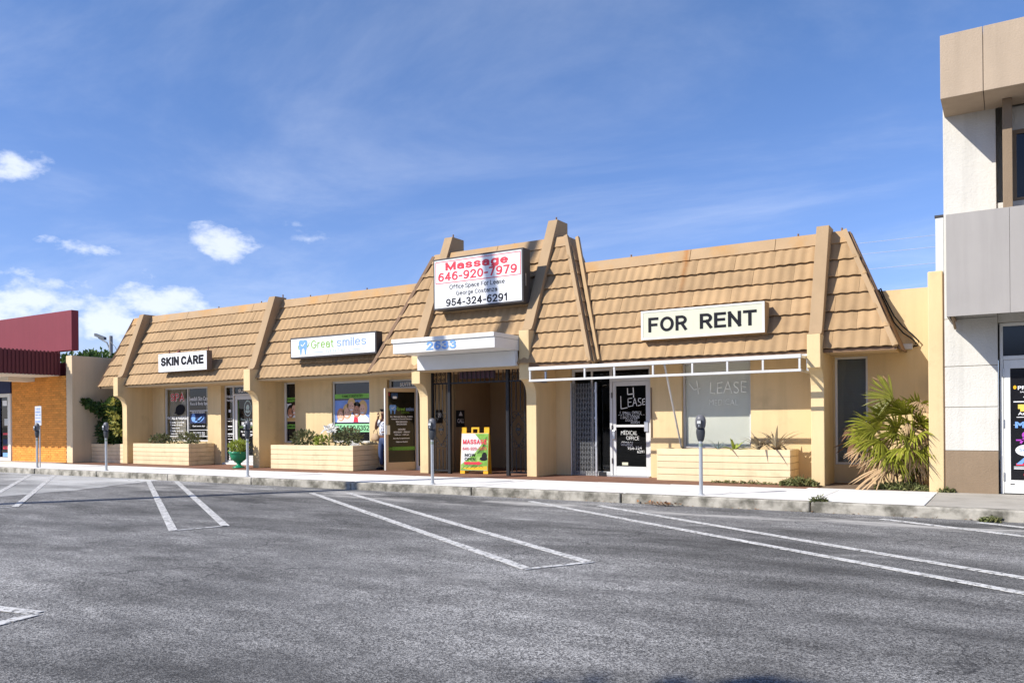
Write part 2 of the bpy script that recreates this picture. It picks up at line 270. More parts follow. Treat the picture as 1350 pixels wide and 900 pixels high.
def asphalt(name, base, light, sand=True):
    A = bpy.data.materials.new(name); A.use_nodes = True; t = A.node_tree; n = t.nodes; l = t.links; b = n['Principled BSDF']
    b.inputs['Roughness'].default_value = 0.88; b.inputs['Specular IOR Level'].default_value = 0.25
    tc = n.new('ShaderNodeTexCoord'); co = tc.outputs['Object']
    def noise(s, d, r=0.6, st=None):
        x = n.new('ShaderNodeTexNoise'); x.inputs['Scale'].default_value = s; x.inputs['Detail'].default_value = d; x.inputs['Roughness'].default_value = r
        if st:
            mm = n.new('ShaderNodeMapping'); mm.inputs['Scale'].default_value = st; mm.inputs['Rotation'].default_value = (0, 0, R(12)); l.new(co, mm.inputs[0]); l.new(mm.outputs[0], x.inputs['Vector'])
        else: l.new(co, x.inputs['Vector'])
        return x.outputs['Fac']
    def rng_(v, a, b_, c, d):
        x = n.new('ShaderNodeMapRange'); x.inputs[1].default_value = a; x.inputs[2].default_value = b_; x.inputs[3].default_value = c; x.inputs[4].default_value = d
        l.new(v, x.inputs[0]); return x.outputs[0]
    def mul(a, c, op='MULTIPLY'):
        x = n.new('ShaderNodeMath'); x.operation = op
        for i, v in enumerate((a, c)):
            if isinstance(v, float): x.inputs[i].default_value = v
            else: l.new(v, x.inputs[i])
        return x.outputs[0]
    # exposed stones: voronoi cells, each with its own grey
    vo = n.new('ShaderNodeTexVoronoi'); vo.inputs['Scale'].default_value = 115; l.new(co, vo.inputs['Vector'])
    vs = n.new('ShaderNodeSeparateColor'); l.new(vo.outputs['Color'], vs.inputs[0])
    stone = rng_(vs.outputs[0], 0.30, 1.0, 0.0, 1.0)
    vo2 = n.new('ShaderNodeTexVoronoi'); vo2.inputs['Scale'].default_value = 55; l.new(co, vo2.inputs['Vector'])
    vs2 = n.new('ShaderNodeSeparateColor'); l.new(vo2.outputs['Color'], vs2.inputs[0])
    stone2 = rng_(vs2.outputs[0], 0.78, 1.0, 0.0, 0.7)
    wear = mul(rng_(noise(0.35, 7, 0.7, (0.7, 1.6, 1)), 0.36, 0.66, 0.30, 1.0), rng_(noise(2.2, 7, 0.7, (0.6, 1.5, 1)), 0.36, 0.64, 0.62, 1.15))
    patch = mul(rng_(noise(1.0, 10, 0.74, (0.6, 1.6, 1)), 0.57, 0.70, 0.0, 0.9), rng_(noise(38, 3, 0.7), 0.40, 0.62, 0.15, 1.0))
    f = mul(mul(mul(stone, stone2, 'MAXIMUM'), wear), 0.95)
    f = mul(f, patch, 'MAXIMUM')
    # thin pale scuffs dragged along the direction cars pull in
    scuff = mul(rng_(noise(2.6, 6, 0.7, (0.22, 2.4, 1)), 0.63, 0.74, 0.0, 0.6), rng_(noise(0.5, 3), 0.45, 0.6, 0.0, 1.0))
    f = mul(f, scuff, 'MAXIMUM')
    f = mul(f, mul(rng_(noise(120, 2), 0.35, 0.65, 0.0, 1.0), 0.20), 'ADD')
    mx = n.new('ShaderNodeMix'); mx.data_type = 'RGBA'; l.new(rng_(f, 0.1, 1.1, 0, 1), mx.inputs[0])
    mx.inputs[6].default_value = (*base, 1); mx.inputs[7].default_value = (*light, 1)
    broad = mul(rng_(noise(0.13, 4), 0.32, 0.68, 0.74, 1.26), rng_(noise(0.42, 8, 0.66, (0.5, 1.5, 1)), 0.36, 0.64, 0.52, 1.48))
    mm2 = n.new('ShaderNodeMix'); mm2.data_type = 'RGBA'; mm2.blend_type = 'MULTIPLY'; mm2.inputs[0].default_value = 1
    cb = n.new('ShaderNodeCombineXYZ')
    for i in range(3): l.new(broad, cb.inputs[i])
    l.new(mx.outputs[2], mm2.inputs[6]); l.new(cb.outputs[0], mm2.inputs[7])
    # hairline cracks
    vc = n.new('ShaderNodeTexVoronoi'); vc.feature = 'DISTANCE_TO_EDGE'; vc.inputs['Scale'].default_value = 0.42
    wv = n.new('ShaderNodeMapping'); l.new(co, wv.inputs[0])
    wn = n.new('ShaderNodeTexNoise'); wn.inputs['Scale'].default_value = 2.0; wn.inputs['Detail'].default_value = 6; l.new(co, wn.inputs['Vector'])
    va = n.new('ShaderNodeVectorMath'); va.operation = 'ADD'; l.new(co, va.inputs[0])
    vsx = n.new('ShaderNodeVectorMath'); vsx.operation = 'SCALE'; vsx.inputs['Scale'].default_value = 0.9; l.new(wn.outputs['Color'], vsx.inputs[0]); l.new(vsx.outputs[0], va.inputs[1])
    l.new(va.outputs[0], vc.inputs['Vector'])
    crack = mul(rng_(vc.outputs['Distance'], 0.0, 0.008, 1.0, 0.0), rng_(noise(0.35, 2), 0.47, 0.56, 0.0, 0.75))
    mc = n.new('ShaderNodeMix'); mc.data_type = 'RGBA'; l.new(crack, mc.inputs[0]); l.new(mm2.outputs[2], mc.inputs[6]); mc.inputs[7].default_value = (0.03, 0.03, 0.032, 1)
    # pale sand washed against the kerb, in long drifts
    sx = n.new('ShaderNodeSeparateXYZ'); l.new(co, sx.inputs[0])
    near = mul(rng_(sx.outputs[1], 10.2, 11.3, 0.0, 1.0), rng_(sx.outputs[1], 12.15, 11.6, 0.35, 1.0))
    drift = rng_(noise(0.5, 9, 0.68, (0.9, 3.2, 1)), 0.50, 0.62, 0.0, 0.85 if sand else 0.4)
    ms_ = n.new('ShaderNodeMix'); ms_.data_type = 'RGBA'; l.new(mul(near, drift), ms_.inputs[0]); l.new(mc.outputs[2], ms_.inputs[6]); ms_.inputs[7].default_value = (0.47, 0.45, 0.42, 1)
    l.new(ms_.outputs[2], b.inputs['Base Color'])
    bp = n.new('ShaderNodeBump'); bp.inputs['Strength'].default_value = 0.55; bp.inputs['Distance'].default_value = 0.006
    l.new(vo.outputs['Distance'], bp.inputs['Height']); l.new(bp.outputs[0], b.inputs['Normal'])
    return A
M['asphalt'] = asphalt('worn_asphalt', (0.062, 0.061, 0.061), (0.56, 0.545, 0.52))
M['oldasphalt'] = asphalt('bleached_asphalt', (0.30, 0.296, 0.285), (0.55, 0.54, 0.52), False)
def paintmat():
    P = mat('worn_line_paint', (0.58, 0.57, 0.55), 0.85, 0.12, 3)
    t = P.node_tree; n = t.nodes; l = t.links; b = n['Principled BSDF']
    tc = n.new('ShaderNodeTexCoord'); nz = n.new('ShaderNodeTexNoise'); nz.inputs['Scale'].default_value = 16; nz.inputs['Detail'].default_value = 6; nz.inputs['Roughness'].default_value = 0.75
    l.new(tc.outputs['Object'], nz.inputs['Vector']); mr = n.new('ShaderNodeMapRange'); mr.inputs[1].default_value = 0.50; mr.inputs[2].default_value = 0.61; mr.inputs[3].default_value = 0; mr.inputs[4].default_value = 1
    l.new(nz.outputs['Fac'], mr.inputs[0]); tr = n.new('ShaderNodeBsdfTransparent'); ms = n.new('ShaderNodeMixShader')
    l.new(mr.outputs[0], ms.inputs[0]); l.new(b.outputs[0], ms.inputs[1]); l.new(tr.outputs[0], ms.inputs[2]); l.new(ms.outputs[0], n['Material Output'].inputs[0])
    return P
M['paint'] = paintmat()

# ------------------------------------------------------------------ mesh helpers (world coordinates in, local out)
OFF = {}
class MB:
    def __init__(s): s.v = []; s.f = []; s.m = []; s.cur = 0
    def add(s, vs, fs):
        o = len(s.v); s.v += [tuple(p) for p in vs]
        for f in fs: s.f.append(tuple(i+o for i in f)); s.m.append(s.cur)
        return s
    def box(s, x0, x1, y0, y1, z0, z1):
        vs = [(x0, y0, z0), (x1, y0, z0), (x1, y1, z0), (x0, y1, z0), (x0, y0, z1), (x1, y0, z1), (x1, y1, z1), (x0, y1, z1)]
        return s.add(vs, [(0, 3, 2, 1), (4, 5, 6, 7), (0, 1, 5, 4), (1, 2, 6, 5), (2, 3, 7, 6), (3, 0, 4, 7)])
    def hexa(s, p):  # 8 points, bottom four then top four
        return s.add(p, [(0, 3, 2, 1), (4, 5, 6, 7), (0, 1, 5, 4), (1, 2, 6, 5), (2, 3, 7, 6), (3, 0, 4, 7)])
    def prismx(s, prof, x0, x1):   # profile of (y, z), extruded along X
        n = len(prof); vs = [(x0, y, z) for y, z in prof]+[(x1, y, z) for y, z in prof]
        fs = [tuple(range(n)), tuple(range(2*n-1, n-1, -1))]+[(i, i+n, (i+1) % n+n, (i+1) % n) for i in range(n)]
        return s.add(vs, fs)
    def prismz(s, poly, z0, z1):
        n = len(poly); vs = [(x, y, z0) for x, y in poly]+[(x, y, z1) for x, y in poly]
        fs = [tuple(range(n-1, -1, -1)), tuple(range(n, 2*n))]+[(i, (i+1) % n, (i+1) % n+n, i+n) for i in range(n)]
        return s.add(vs, fs)
    def tube(s, pts, r, n=8, r1=None, cap=True):
        pts = [Vector(p) for p in pts]; rings = []; k = len(pts)
        for i, p in enumerate(pts):
            d = (pts[min(i+1, k-1)]-pts[max(i-1, 0)]).normalized()
            a = Vector((0, 0, 1)) if abs(d.z) < 0.9 else Vector((1, 0, 0))
            u = d.cross(a).normalized(); w = d.cross(u)
            rr = r if r1 is None else r+(r1-r)*i/max(1, k-1)
            rings.append([p+u*rr*math.cos(2*math.pi*j/n)+w*rr*math.sin(2*math.pi*j/n) for j in range(n)])
        vs = [q for ring in rings for q in ring]; fs = []
        for i in range(k-1):
            for j in range(n): fs.append((i*n+j, i*n+(j+1) % n, (i+1)*n+(j+1) % n, (i+1)*n+j))
        if cap: fs += [tuple(range(n-1, -1, -1)), tuple((k-1)*n+j for j in range(n))]
        return s.add(vs, fs)
    def lathe(s, prof, c, n=20, sx=1.0, sy=1.0):   # prof of (r, z)
        vs = []; k = len(prof)
        for r, z in prof:
            for j in range(n): vs.append((c[0]+sx*r*math.cos(2*math.pi*j/n), c[1]+sy*r*math.sin(2*math.pi*j/n), c[2]+z))
        fs = [(i*n+j, i*n+(j+1) % n, (i+1)*n+(j+1) % n, (i+1)*n+j) for i in range(k-1) for j in range(n)]
        fs += [tuple(range(n-1, -1, -1)), tuple((k-1)*n+j for j in range(n))]
        return s.add(vs, fs)
    def leaf(s, p, d, w, ln, nrm):   # folded diamond leaf
        d = d.normalized(); sd = d.cross(nrm)
        if sd.length < 1e-4: sd = d.orthogonal()
        sd.normalize(); nn = sd.cross(d)
        a = p; c = p+d*ln; b = p+d*ln*0.45+sd*w+nn*w*0.35; e = p+d*ln*0.45-sd*w+nn*w*0.35
        return s.add([a, b, c, e], [(0, 1, 2), (0, 2, 3)])
def link(name, me, M_, parent=None, smooth=False, bevel=0.0, kind=None):
    o = bpy.data.objects.new(name, me); COL.objects.link(o)
    for mm in (M_ if isinstance(M_, list) else [M_]): me.materials.append(mm)
    if smooth:
        for p in me.polygons: p.use_smooth = True
    if bevel:
        b = o.modifiers.new('bevel', 'BEVEL'); b.width = bevel; b.segments = 2; b.limit_method = 'ANGLE'; b.angle_limit = R(40)
    if parent: o.parent = parent
    if kind: o['kind'] = kind
    return o
SPLIT = {'bar', 'decal', 'rule', 'sticker', 'bracket', 'awning_bracket', 'eave_soffit', 'eave_board', 'sidelight_glass', 'passage_wall', 'rear_wall', 'return_rail', 'carry_handle', 'red_border', 'eyes'}
def obj(name, mb, M_, parent=None, smooth=False, bevel=0.0, kind=None, origin=None):
    if name in SPLIT and not kind:
        up = list(range(len(mb.v)))
        def root(i):
            while up[i] != i: up[i] = up[up[i]]; i = up[i]
            return i
        for f in mb.f:
            for i in f[1:]: up[root(i)] = root(f[0])
        isl = {}
        for f in mb.f: isl.setdefault(root(f[0]), []).append(f)
        if len(isl) > 1:
            for fs in isl.values():
                ids = sorted({i for f in fs for i in f}); mp_ = {i: k for k, i in enumerate(ids)}; q_ = MB()
                q_.add([mb.v[i] for i in ids], [tuple(mp_[i] for i in f) for f in fs]); o = obj(name, q_, M_, parent, smooth, bevel, kind, origin)
            return o
    if parent is not None: off = OFF[parent.name]
    elif origin is not None: off = Vector(origin)
    else:
        xs = [v[0] for v in mb.v]; ys = [v[1] for v in mb.v]; zs = [v[2] for v in mb.v]
        off = Vector(((min(xs)+max(xs))/2, (min(ys)+max(ys))/2, min(zs)))
    me = bpy.data.meshes.new(name); me.from_pydata([(v[0]-off.x, v[1]-off.y, v[2]-off.z) for v in mb.v], [], mb.f); me.update()
    o = link(name, me, M_, parent, smooth, bevel, kind)
    if isinstance(M_, list):
        for p, k in zip(me.polygons, mb.m): p.material_index = k
    if parent is None: o.location = off
    OFF[o.name] = off
    return o
def thing(name, label, cat, loc, group=None):
    o = bpy.data.objects.new(name, None); COL.objects.link(o); o.location = loc; o.empty_display_size = 0.3
    o['label'] = label; o['category'] = cat
    if group: o['group'] = group
    OFF[o.name] = Vector(loc); return o
def tag(o, label, cat, group=None):
    o['label'] = label; o['category'] = cat
    if group: o['group'] = group
    return o
def structure(name, mb, M_, **k):
    o = obj(name, mb, M_, origin=(0, 0, 0), **k); o['kind'] = 'structure'; return o
def copy_tree(src, loc, label):
    r = src.copy(); COL.objects.link(r); r.location = loc; r['label'] = label; OFF[r.name] = OFF[src.name]
    for ch in src.children:
        c = ch.copy(); COL.objects.link(c); c.parent = r
        for g in ch.children:
            d = g.copy(); COL.objects.link(d); d.parent = c
    return r
class Frame:
    """a flat surface to letter on: origin, direction of reading, up, outward normal"""
    def __init__(s, o, u, n): s.o = Vector(o); s.u = Vector(u).normalized(); s.n = Vector(n).normalized(); s.w = Vector((0, 0, 1))
    def p(s, a, z, h=0.0): return s.o+s.u*a+s.w*z+s.n*h
def front(Y): return Frame((0, Y, 0), (1, 0, 0), (0, -1, 0))
TXT = {}
def text(parent, F, s, a0, a1, z0, z1, M_, bold=0.0, name='lettering', h=0.003, t=0.003, jit=0.0, keep=False, slant=0.0, tracking=1.0):
    key = (s, bold, tracking)
    if key not in TXT:
        cu = bpy.data.curves.new('t', 'FONT'); cu.body = s; cu.offset = bold; cu.resolution_u = 3; cu.space_character = tracking
        ob = bpy.data.objects.new('t', cu); me = bpy.data.meshes.new_from_object(ob)
        TXT[key] = ([v.co.copy() for v in me.vertices], [tuple(p.vertices) for p in me.polygons])
        bpy.data.objects.remove(ob); bpy.data.curves.remove(cu); bpy.data.meshes.remove(me)
    vs, fs = TXT[key]
    x0 = min(v.x for v in vs); x1 = max(v.x for v in vs); y0 = min(v.y for v in vs); y1 = max(v.y for v in vs)
    sx = (a1-a0)/(x1-x0); sz = (z1-z0)/(y1-y0)
    rg = random.Random(s); ph = rg.random()*6
    mb = MB(); out = []
    for v in vs:
        a = a0+(v.x-x0)*sx; z = z0+(v.y-y0)*sz
        a += slant*(z-z0)
        if jit: z += jit*math.sin(a*17+ph)+jit*0.6*math.sin(a*41+2*ph); a += jit*0.7*math.sin(z*37+ph)
        out.append(F.p(a, z, h))
    mb.add(out, fs)
    o = obj(name, mb, M_, parent)
    return o
def arc(cx, cy, rx, ry, a, b, n=12): return [(cx+rx*math.cos(R(a+(b-a)*i/n)), cy+ry*math.sin(R(a+(b-a)*i/n))) for i in range(n+1)]
def ell(cx, cy, rx, ry): return arc(cx, cy, rx, ry, 90, 450, 24)
def sss(w, h, o=0): return [arc(w*.5, h*.745, w*.47, h*.255, 22, 270, 12)+arc(w*.5, h*.25, w*.5, h*.25, 82, -160, 12)]
def hump(x, w): return [(x, .40)]+arc(x+w/2, .47, w/2, .25, 180, 0, 10)+[(x+w, 0)]
GLY = {'A': [[(0, 0), (.38, 1), (.76, 0)], [(.15, .33), (.61, .33)]], 'C': [arc(.38, .5, .38, .5, 42, 318, 20)], 'D': [[(0, .5), (0, 1), (.3, 1)]+arc(.32, .5, .38, .5, 90, -90, 12)+[(0, 0), (0, .5)]],
 'E': [[(.58, 0), (0, 0), (0, 1), (.58, 1)], [(0, .53), (.52, .53)]], 'F': [[(0, 0), (0, 1), (.56, 1)], [(0, .5), (.48, .5)]], 'G': [arc(.39, .5, .39, .5, 45, 352, 20)+[(.78, .46), (.44, .46)]],
 'I': [[(0, 0), (0, 1)]], 'K': [[(0, 0), (0, 1)], [(.62, 1), (0, .36)], [(.2, .56), (.66, 0)]], 'L': [[(0, 1), (0, 0), (.54, 0)]], 'M': [[(0, 0), (0, 1)], [(0, 1), (.42, .06), (.84, 1)], [(.84, 1), (.84, 0)]],
 'N': [[(0, 0), (0, 1)], [(0, 1), (.64, 0)], [(.64, 0), (.64, 1)]], 'O': [ell(.41, .5, .41, .5)], 'P': [[(0, 0), (0, 1)], [(.04, 1), (.34, 1)]+arc(.34, .74, .28, .26, 80, -90, 10)+[(.04, .48)]],
 'R': [[(0, 0), (0, 1)], [(.04, 1), (.34, 1)]+arc(.34, .74, .28, .26, 80, -90, 10)+[(.04, .48)], [(.34, .48), (.62, 0)]], 'S': sss(.62, 1), 'T': [[(0, 1), (.66, 1)], [(.33, 1), (.33, 0)]],
 'W': [[(0, 1), (.25, 0)], [(.25, 0), (.5, 1)], [(.5, 1), (.75, 0)], [(.75, 0), (1, 1)]], 'Y': [[(0, 1), (.35, .45), (.7, 1)], [(.35, .45), (.35, 0)]],
 'a': [[(.02, .52)]+arc(.26, .47, .24, .25, 150, 0, 10)+[(.5, 0)], ell(.24, .21, .24, .21)], 'c': [arc(.27, .36, .27, .36, 48, 312, 16)], 'e': [[(.04, .38), (.50, .38)], arc(.27, .36, .27, .36, 4, 312, 18)],
 'f': [[(.1, 0), (.1, .8)]+arc(.28, .82, .18, .18, 175, 80, 6), [(-.04, .7), (.28, .7)]], 'g': [ell(.27, .36, .27, .36), [(.54, .72), (.54, -.04)]+arc(.27, -.06, .27, .22, -5, -150, 10)],
 'i': [[(0, 0), (0, .72)], [(0, .93), (0, 1.0)]], 'l': [[(0, 0), (0, 1)]], 'm': [[(0, 0), (0, .72)], hump(0, .38), hump(.38, .38)], 'n': [[(0, 0), (0, .72)], hump(0, .46)], 'o': [ell(.28, .36, .28, .36)],
 'p': [[(0, -.28), (0, .72)], ell(.27, .36, .27, .36)], 'r': [[(0, 0), (0, .72)], [(0, .40)]+arc(.24, .46, .24, .26, 180, 80, 8)], 's': sss(.48, .72), 't': [[(.12, .92), (.12, .18)]+arc(.28, .17, .16, .17, 185, 285, 6), [(-.02, .70), (.30, .70)]],
 'z': [[(0, .72), (.46, .72)], [(.46, .72), (.02, 0)], [(0, 0), (.48, 0)]],
 '0': [ell(.29, .5, .29, .5)], '1': [[(0, .76), (.22, 1)], [(.24, 1), (.24, 0)]], '2': [arc(.29, .72, .28, .28, 170, -25, 12)+[(.02, 0), (.58, 0)]], '3': [arc(.28, .76, .25, .24, 155, -85, 12), arc(.28, .27, .29, .27, 88, -158, 12)],
 '4': [[(.44, 0), (.44, 1)], [(.44, 1), (.0, .28)], [(0, .28), (.62, .28)]], '5': [[(.54, 1), (.10, 1), (.05, .50)]+arc(.28, .32, .29, .32, 128, -158, 14)], '6': [ell(.29, .31, .29, .31), arc(.36, .46, .36, .54, 62, 190, 10)],
 '7': [[(0, 1), (.56, 1)], [(.56, 1), (.2, 0)]], '8': [ell(.29, .74, .25, .26), ell(.29, .26, .29, .26)], '9': [ell(.29, .69, .29, .31), arc(.22, .54, .36, .54, -118, 10, 10)], '-': [[(0, .40), (.28, .40)]], '.': [[(0, .0), (0, .04)]]}
def ribbon(pts, t, closed=False):
    L_, R_ = [], []; n = len(pts)
    P = [Vector(p) for p in pts]
    if not closed:
        P[0] = P[0]+(P[0]-P[1]).normalized()*t*.5; P[-1] = P[-1]+(P[-1]-P[-2]).normalized()*t*.5
    for i in range(n):
        if closed: a, b = P[i-1 if i else n-2], P[(i+1) if i < n-1 else 1]
        else: a, b = P[max(i-1, 0)], P[min(i+1, n-1)]
        d0 = (P[i]-a) if (P[i]-a).length > 1e-6 else (b-P[i]); d1 = (b-P[i]) if (b-P[i]).length > 1e-6 else d0
        d0 = d0.normalized(); d1 = d1.normalized(); n0 = Vector((-d0.y, d0.x)); n1 = Vector((-d1.y, d1.x)); m_ = (n0+n1)
        m_ = n0 if m_.length < 1e-4 else m_.normalized(); k = min(1/max(.35, m_.dot(n0)), 2.2)
        L_.append(P[i]+m_*t*.5*k); R_.append(P[i]-m_*t*.5*k)
    return L_, R_
def sign_text(parent, F, s, a0, a1, z0, z1, M_, t=.16, name='lettering', h=0.004, gap=.13, xh=False):
    """lettering built of even strokes; one object per word"""
    x = 0; words = []; cur = []; t *= 1.22
    for ch in s:
        if ch == ' ':
            words.append(cur); cur = []; x += .30; continue
        gl = GLY[ch]; w = max(p[0] for st in gl for p in st); lo = min(p[0] for st in gl for p in st)
        for k, st in enumerate(gl):
            cl = len(st) > 8 and (Vector(st[0])-Vector(st[-1])).length < 1e-4
            l_, r_ = ribbon([Vector((p[0]-lo+x, p[1])) for p in st], t, cl); cur.append((l_, r_, k))
        x += w-lo+t+gap
    words.append(cur)
    al = [q for wd in words for st in wd for sd in st[:2] for q in sd]
    xa, xb = min(q.x for q in al), max(q.x for q in al); ya, yb = -t*.5, 1+t*.5
    fx = lambda v: a0+(v-xa)/(xb-xa)*(a1-a0); fy = lambda v: z0+(v-ya)/(yb-ya)*(z1-z0)
    for wd in words:
        mb = MB()
        for l_, r_, k in wd:
            vs = [F.p(fx(q.x), fy(q.y), h+.0004*k) for q in l_]+[F.p(fx(q.x), fy(q.y), h+.0004*k) for q in r_]; n = len(l_)
            mb.add(vs, [(i, n+i, n+i+1, i+1) for i in range(n-1)])
        obj(name, mb, M_, parent)
def rect(mb, F, a0, a1, z0, z1, h=0.002, t=0.004):
    p = [F.p(a0, z0, h-t), F.p(a1, z0, h-t), F.p(a1, z0, h), F.p(a0, z0, h), F.p(a0, z1, h-t), F.p(a1, z1, h-t), F.p(a1, z1, h), F.p(a0, z1, h)]
    return mb.add(p, [(0, 1, 2, 3), (4, 7, 6, 5), (3, 2, 6, 7), (1, 5, 6, 2), (0, 4, 5, 1), (0, 3, 7, 4)])
def disc(mb, F, a, z, ra, rz, h=0.003, n=18, rot=0.0, a_from=0.0, a_to=2*math.pi):
    vs = []
    for j in range(n):
        q = a_from+(a_to-a_from)*j/(n if abs(a_to-a_from-2*math.pi) < 1e-6 else n-1); x = ra*math.cos(q); y = rz*math.sin(q)
        vs.append(F.p(a+x*math.cos(rot)-y*math.sin(rot), z+x*math.sin(rot)+y*math.cos(rot), h))
    return mb.add(vs, [tuple(range(n))])
def poly(mb, F, pts, h=0.003):
    return mb.add([F.p(a, z, h) for a, z in pts], [tuple(range(len(pts)))])
def stripe(mb, F, pts, w, h=0.003):
    for (a, z), (b, y) in zip(pts, pts[1:]):
        d = math.hypot(b-a, y-z) or 1; nx, nz = -(y-z)/d*w/2, (b-a)/d*w/2
        poly(mb, F, [(a+nx, z+nz), (a-nx, z-nz), (b-nx, y-nz), (b+nx, y+nz)], h)
    return mb
def leaf_cloud(mb, c, rad, n, size, rg, hollow=0.35, upb=0.3):
    c = Vector(c)
    for _ in range(n):
        while True:
            q = Vector((rg.uniform(-1, 1), rg.uniform(-1, 1), rg.uniform(-1, 1)))
            if hollow < q.length < 1: break
        p = c+Vector((q.x*rad[0], q.y*rad[1], q.z*rad[2]))
        d = (q+Vector((rg.gauss(0, .5), rg.gauss(0, .5), rg.gauss(0, .5)+upb))).normalized()
        sz = size*rg.uniform(0.6, 1.3)
        mb.leaf(p, d, sz*0.32, sz, Vector((rg.gauss(0, .4), rg.gauss(0, .4), 1)))
    return mb

# ================================================================== THE SETTING
g = MB(); g.box(-1500, 1500, -1500, 1500, -0.5, -0.02); structure('ground', g, M['earth'])
g = MB(); g.box(-70, 45, -34, 12.32, -0.015, 0.0); lot = structure('parking_lot', g, M['asphalt'])
rg = random.Random(4)
def ragged(pts, step=0.35, amp=0.05):
    out = []
    for (a, b), (c, d) in zip(pts, pts[1:]):
        n = max(1, int(math.hypot(c-a, d-b)/step))
        for i in range(n):
            t = i/n; out.append((a+(c-a)*t+rg.uniform(-amp, amp), b+(d-b)*t+rg.uniform(-amp, amp)))
    return out+[pts[-1]]
edge = ragged([(-23.5, -6), (-20.0, 3.2), (-16.5, 7.7), (-16.68, 9.57), (-17.13, 10.69), (-17.8, 12.30)])
g = MB(); g.prismz([(-70, 12.30), (-70, -6)]+edge, -0.004, 0.004); obj('bleached_asphalt', g, M['oldasphalt'], lot)
def line(a, b, w=0.105, e0=0, e1=0):
    a = Vector((*a, 0)); b = Vector((*b, 0)); d = (b-a).normalized(); n = Vector((-d.y, d.x, 0))*w/2
    g = MB(); g.prismz([(p.x, p.y) for p in (a-n, b-n, b+n, a+n)], 0.0045, 0.0085); obj('painted_line', g, M['paint'], lot)
for a, b in [((-17.72, 11.94), (-9.08, 6.46)), ((-17.02, 12.20), (-8.86, 7.09)), ((-11.59, 11.30), (-3.78, 6.36)), ((-10.93, 11.62), (-3.43, 6.94)),
             ((-6.95, 11.80), (0.9, 6.80)), ((-5.60, 11.68), (1.25, 7.28)), ((-1.49, 11.85), (6.4, 6.95)), ((-0.36, 12.02), (6.8, 7.5)),
             ((-23.15, 12.0), (-14.5, 6.55)), ((-22.15, 12.1), (-14.1, 7.05)), ((-5.98, 3.14), (-9.6, 2.55)), ((-5.96, 3.13), (-5.5, 1.2))]:
    line(a, b)
for a, b in [((-9.10, 6.44), (-8.88, 7.13)), ((-3.80, 6.33), (-3.42, 6.98)), ((0.9, 6.76), (1.25, 7.32)), ((-14.5, 6.5), (-14.1, 7.1))]:
    line(a, b, 0.06)
# kerb stones
kerb = MB(); kerb.box(-70, 45, 12.34, 12.42, -0.2, 0.10); kerb_o = structure('kerb', kerb, M['mortar'])
x = -59.5
while x < 30:
    jog = rg.uniform(-0.012, 0.012)
    g = MB(); g.box(x+0.008, x+2.985, 12.29+jog, 12.47, -0.1, 0.152+rg.uniform(-.004, .004)); obj('kerb_stone', g, M['curb'], kerb_o, bevel=0.022); x += 3.0
# concrete sidewalk slabs
g = MB(); g.box(-70, 45, 12.47, 14.0, -0.1, 0.125); walk = structure('sidewalk', g, M['mortar'])
x = -41.5
while x < -1.2:
    yb = 14.27+max(0, (x+20))*0.021; x1 = min(x+1.5, -1.03)
    gp = .012 if round((x+41.5)/1.5) % 2 == 0 else .003
    g = MB(); g.box(x+gp, x1-.003, 12.475, yb, 0.05, 0.150+rg.uniform(-.003, .003)); obj('slab', g, M['walk'], walk, bevel=0.006); x += 1.5
g = MB(); g.box(-3.05, -1.03, 14.66, 14.86, 0.05, 0.149); obj('slab', g, M['walk'], walk)
x = -1.022
while x < 28:
    g = MB(); g.box(x+0.004, x+1.496, 12.475, 14.92, 0.05, 0.149); obj('slab', g, M['oldwalk'], walk, bevel=0.006); x += 1.5
g = MB(); g.box(-41.5, -26.3, 14.27, 14.78, 0.05, 0.147); obj('slab', g, M['oldwalk'], walk)
# brown paved terrace, laid in square pavers
g = MB(); g.box(-26.2, -2.9, 14.0, 18.05, -0.1, 0.128); terr = structure('terrace', g, M['mortar'])
px = -26.0; pavs = {}
while px < -2.95:
    for r_ in range(5):
        y0 = 14.02+r_*0.46
        g = MB(); g.box(px+0.003, min(px+0.457, -2.93), y0+0.003, y0+0.457, 0.08, 0.1435+rg.uniform(-.001, .001)); obj('paver', g, M['paver'], terr)
    px += 0.46
g = MB(); g.box(-12.0, -9.0, 16.325, 18.04, 0.08, 0.143); obj('passage_floor', g, M['paver'], terr)
g = MB(); g.box(-2.86, -1.17, 14.87, 16.19, 0.0, 0.155); bed = structure('planting_bed', g, M['bedsoil'])

# ================================================================== THE STRIP OF SHOPS
B = thing('shop_building', 'long tan one-storey shop building with a brown tiled mansard roof and raised centre', 'building', (-13.6, 16.2, 0.146))
W = 16.2
def wall(x0, x1, z0, z1, openings=(), Y=W, t=0.2, name='wall', m='wall', parent=B):
    xs = sorted({x0, x1, *[o[0] for o in openings], *[o[1] for o in openings]}); g = MB()
    for a, b in zip(xs, xs[1:]):
        mid = (a+b)/2; cuts = sorted((o[2], o[3]) for o in openings if o[0] < mid < o[1]); z = z0
        for c, d in cuts:
            if c > z+1e-4: g.box(a, b, Y, Y+t, z, c)
            z = d
        if z < z1-1e-4: g.box(a, b, Y, Y+t, z, z1)
    return obj(name, g, M[m], parent)
G0 = 0.14
wall(-25.86, -24.03, G0, 3.62)
wall(-23.79, -17.96, G0, 2.64, [(-23.18, -21.04, .83, 2.53), (-20.42, -18.60, G0, 2.53)])
wall(-17.70, -12.07, G0, 2.64, [(-17.69, -17.24, .82, 2.53), (-15.83, -14.46, .83, 2.50), (-13.86, -12.20, G0, 2.48)])
wall(-8.84, -3.09, G0, 2.64, [(-8.46, -6.55, G0, 2.53), (-5.85, -4.42, .78, 2.56)])
wall(-2.86, -1.16, G0, 3.70, [(-2.84, -2.26, .50, 2.52)])
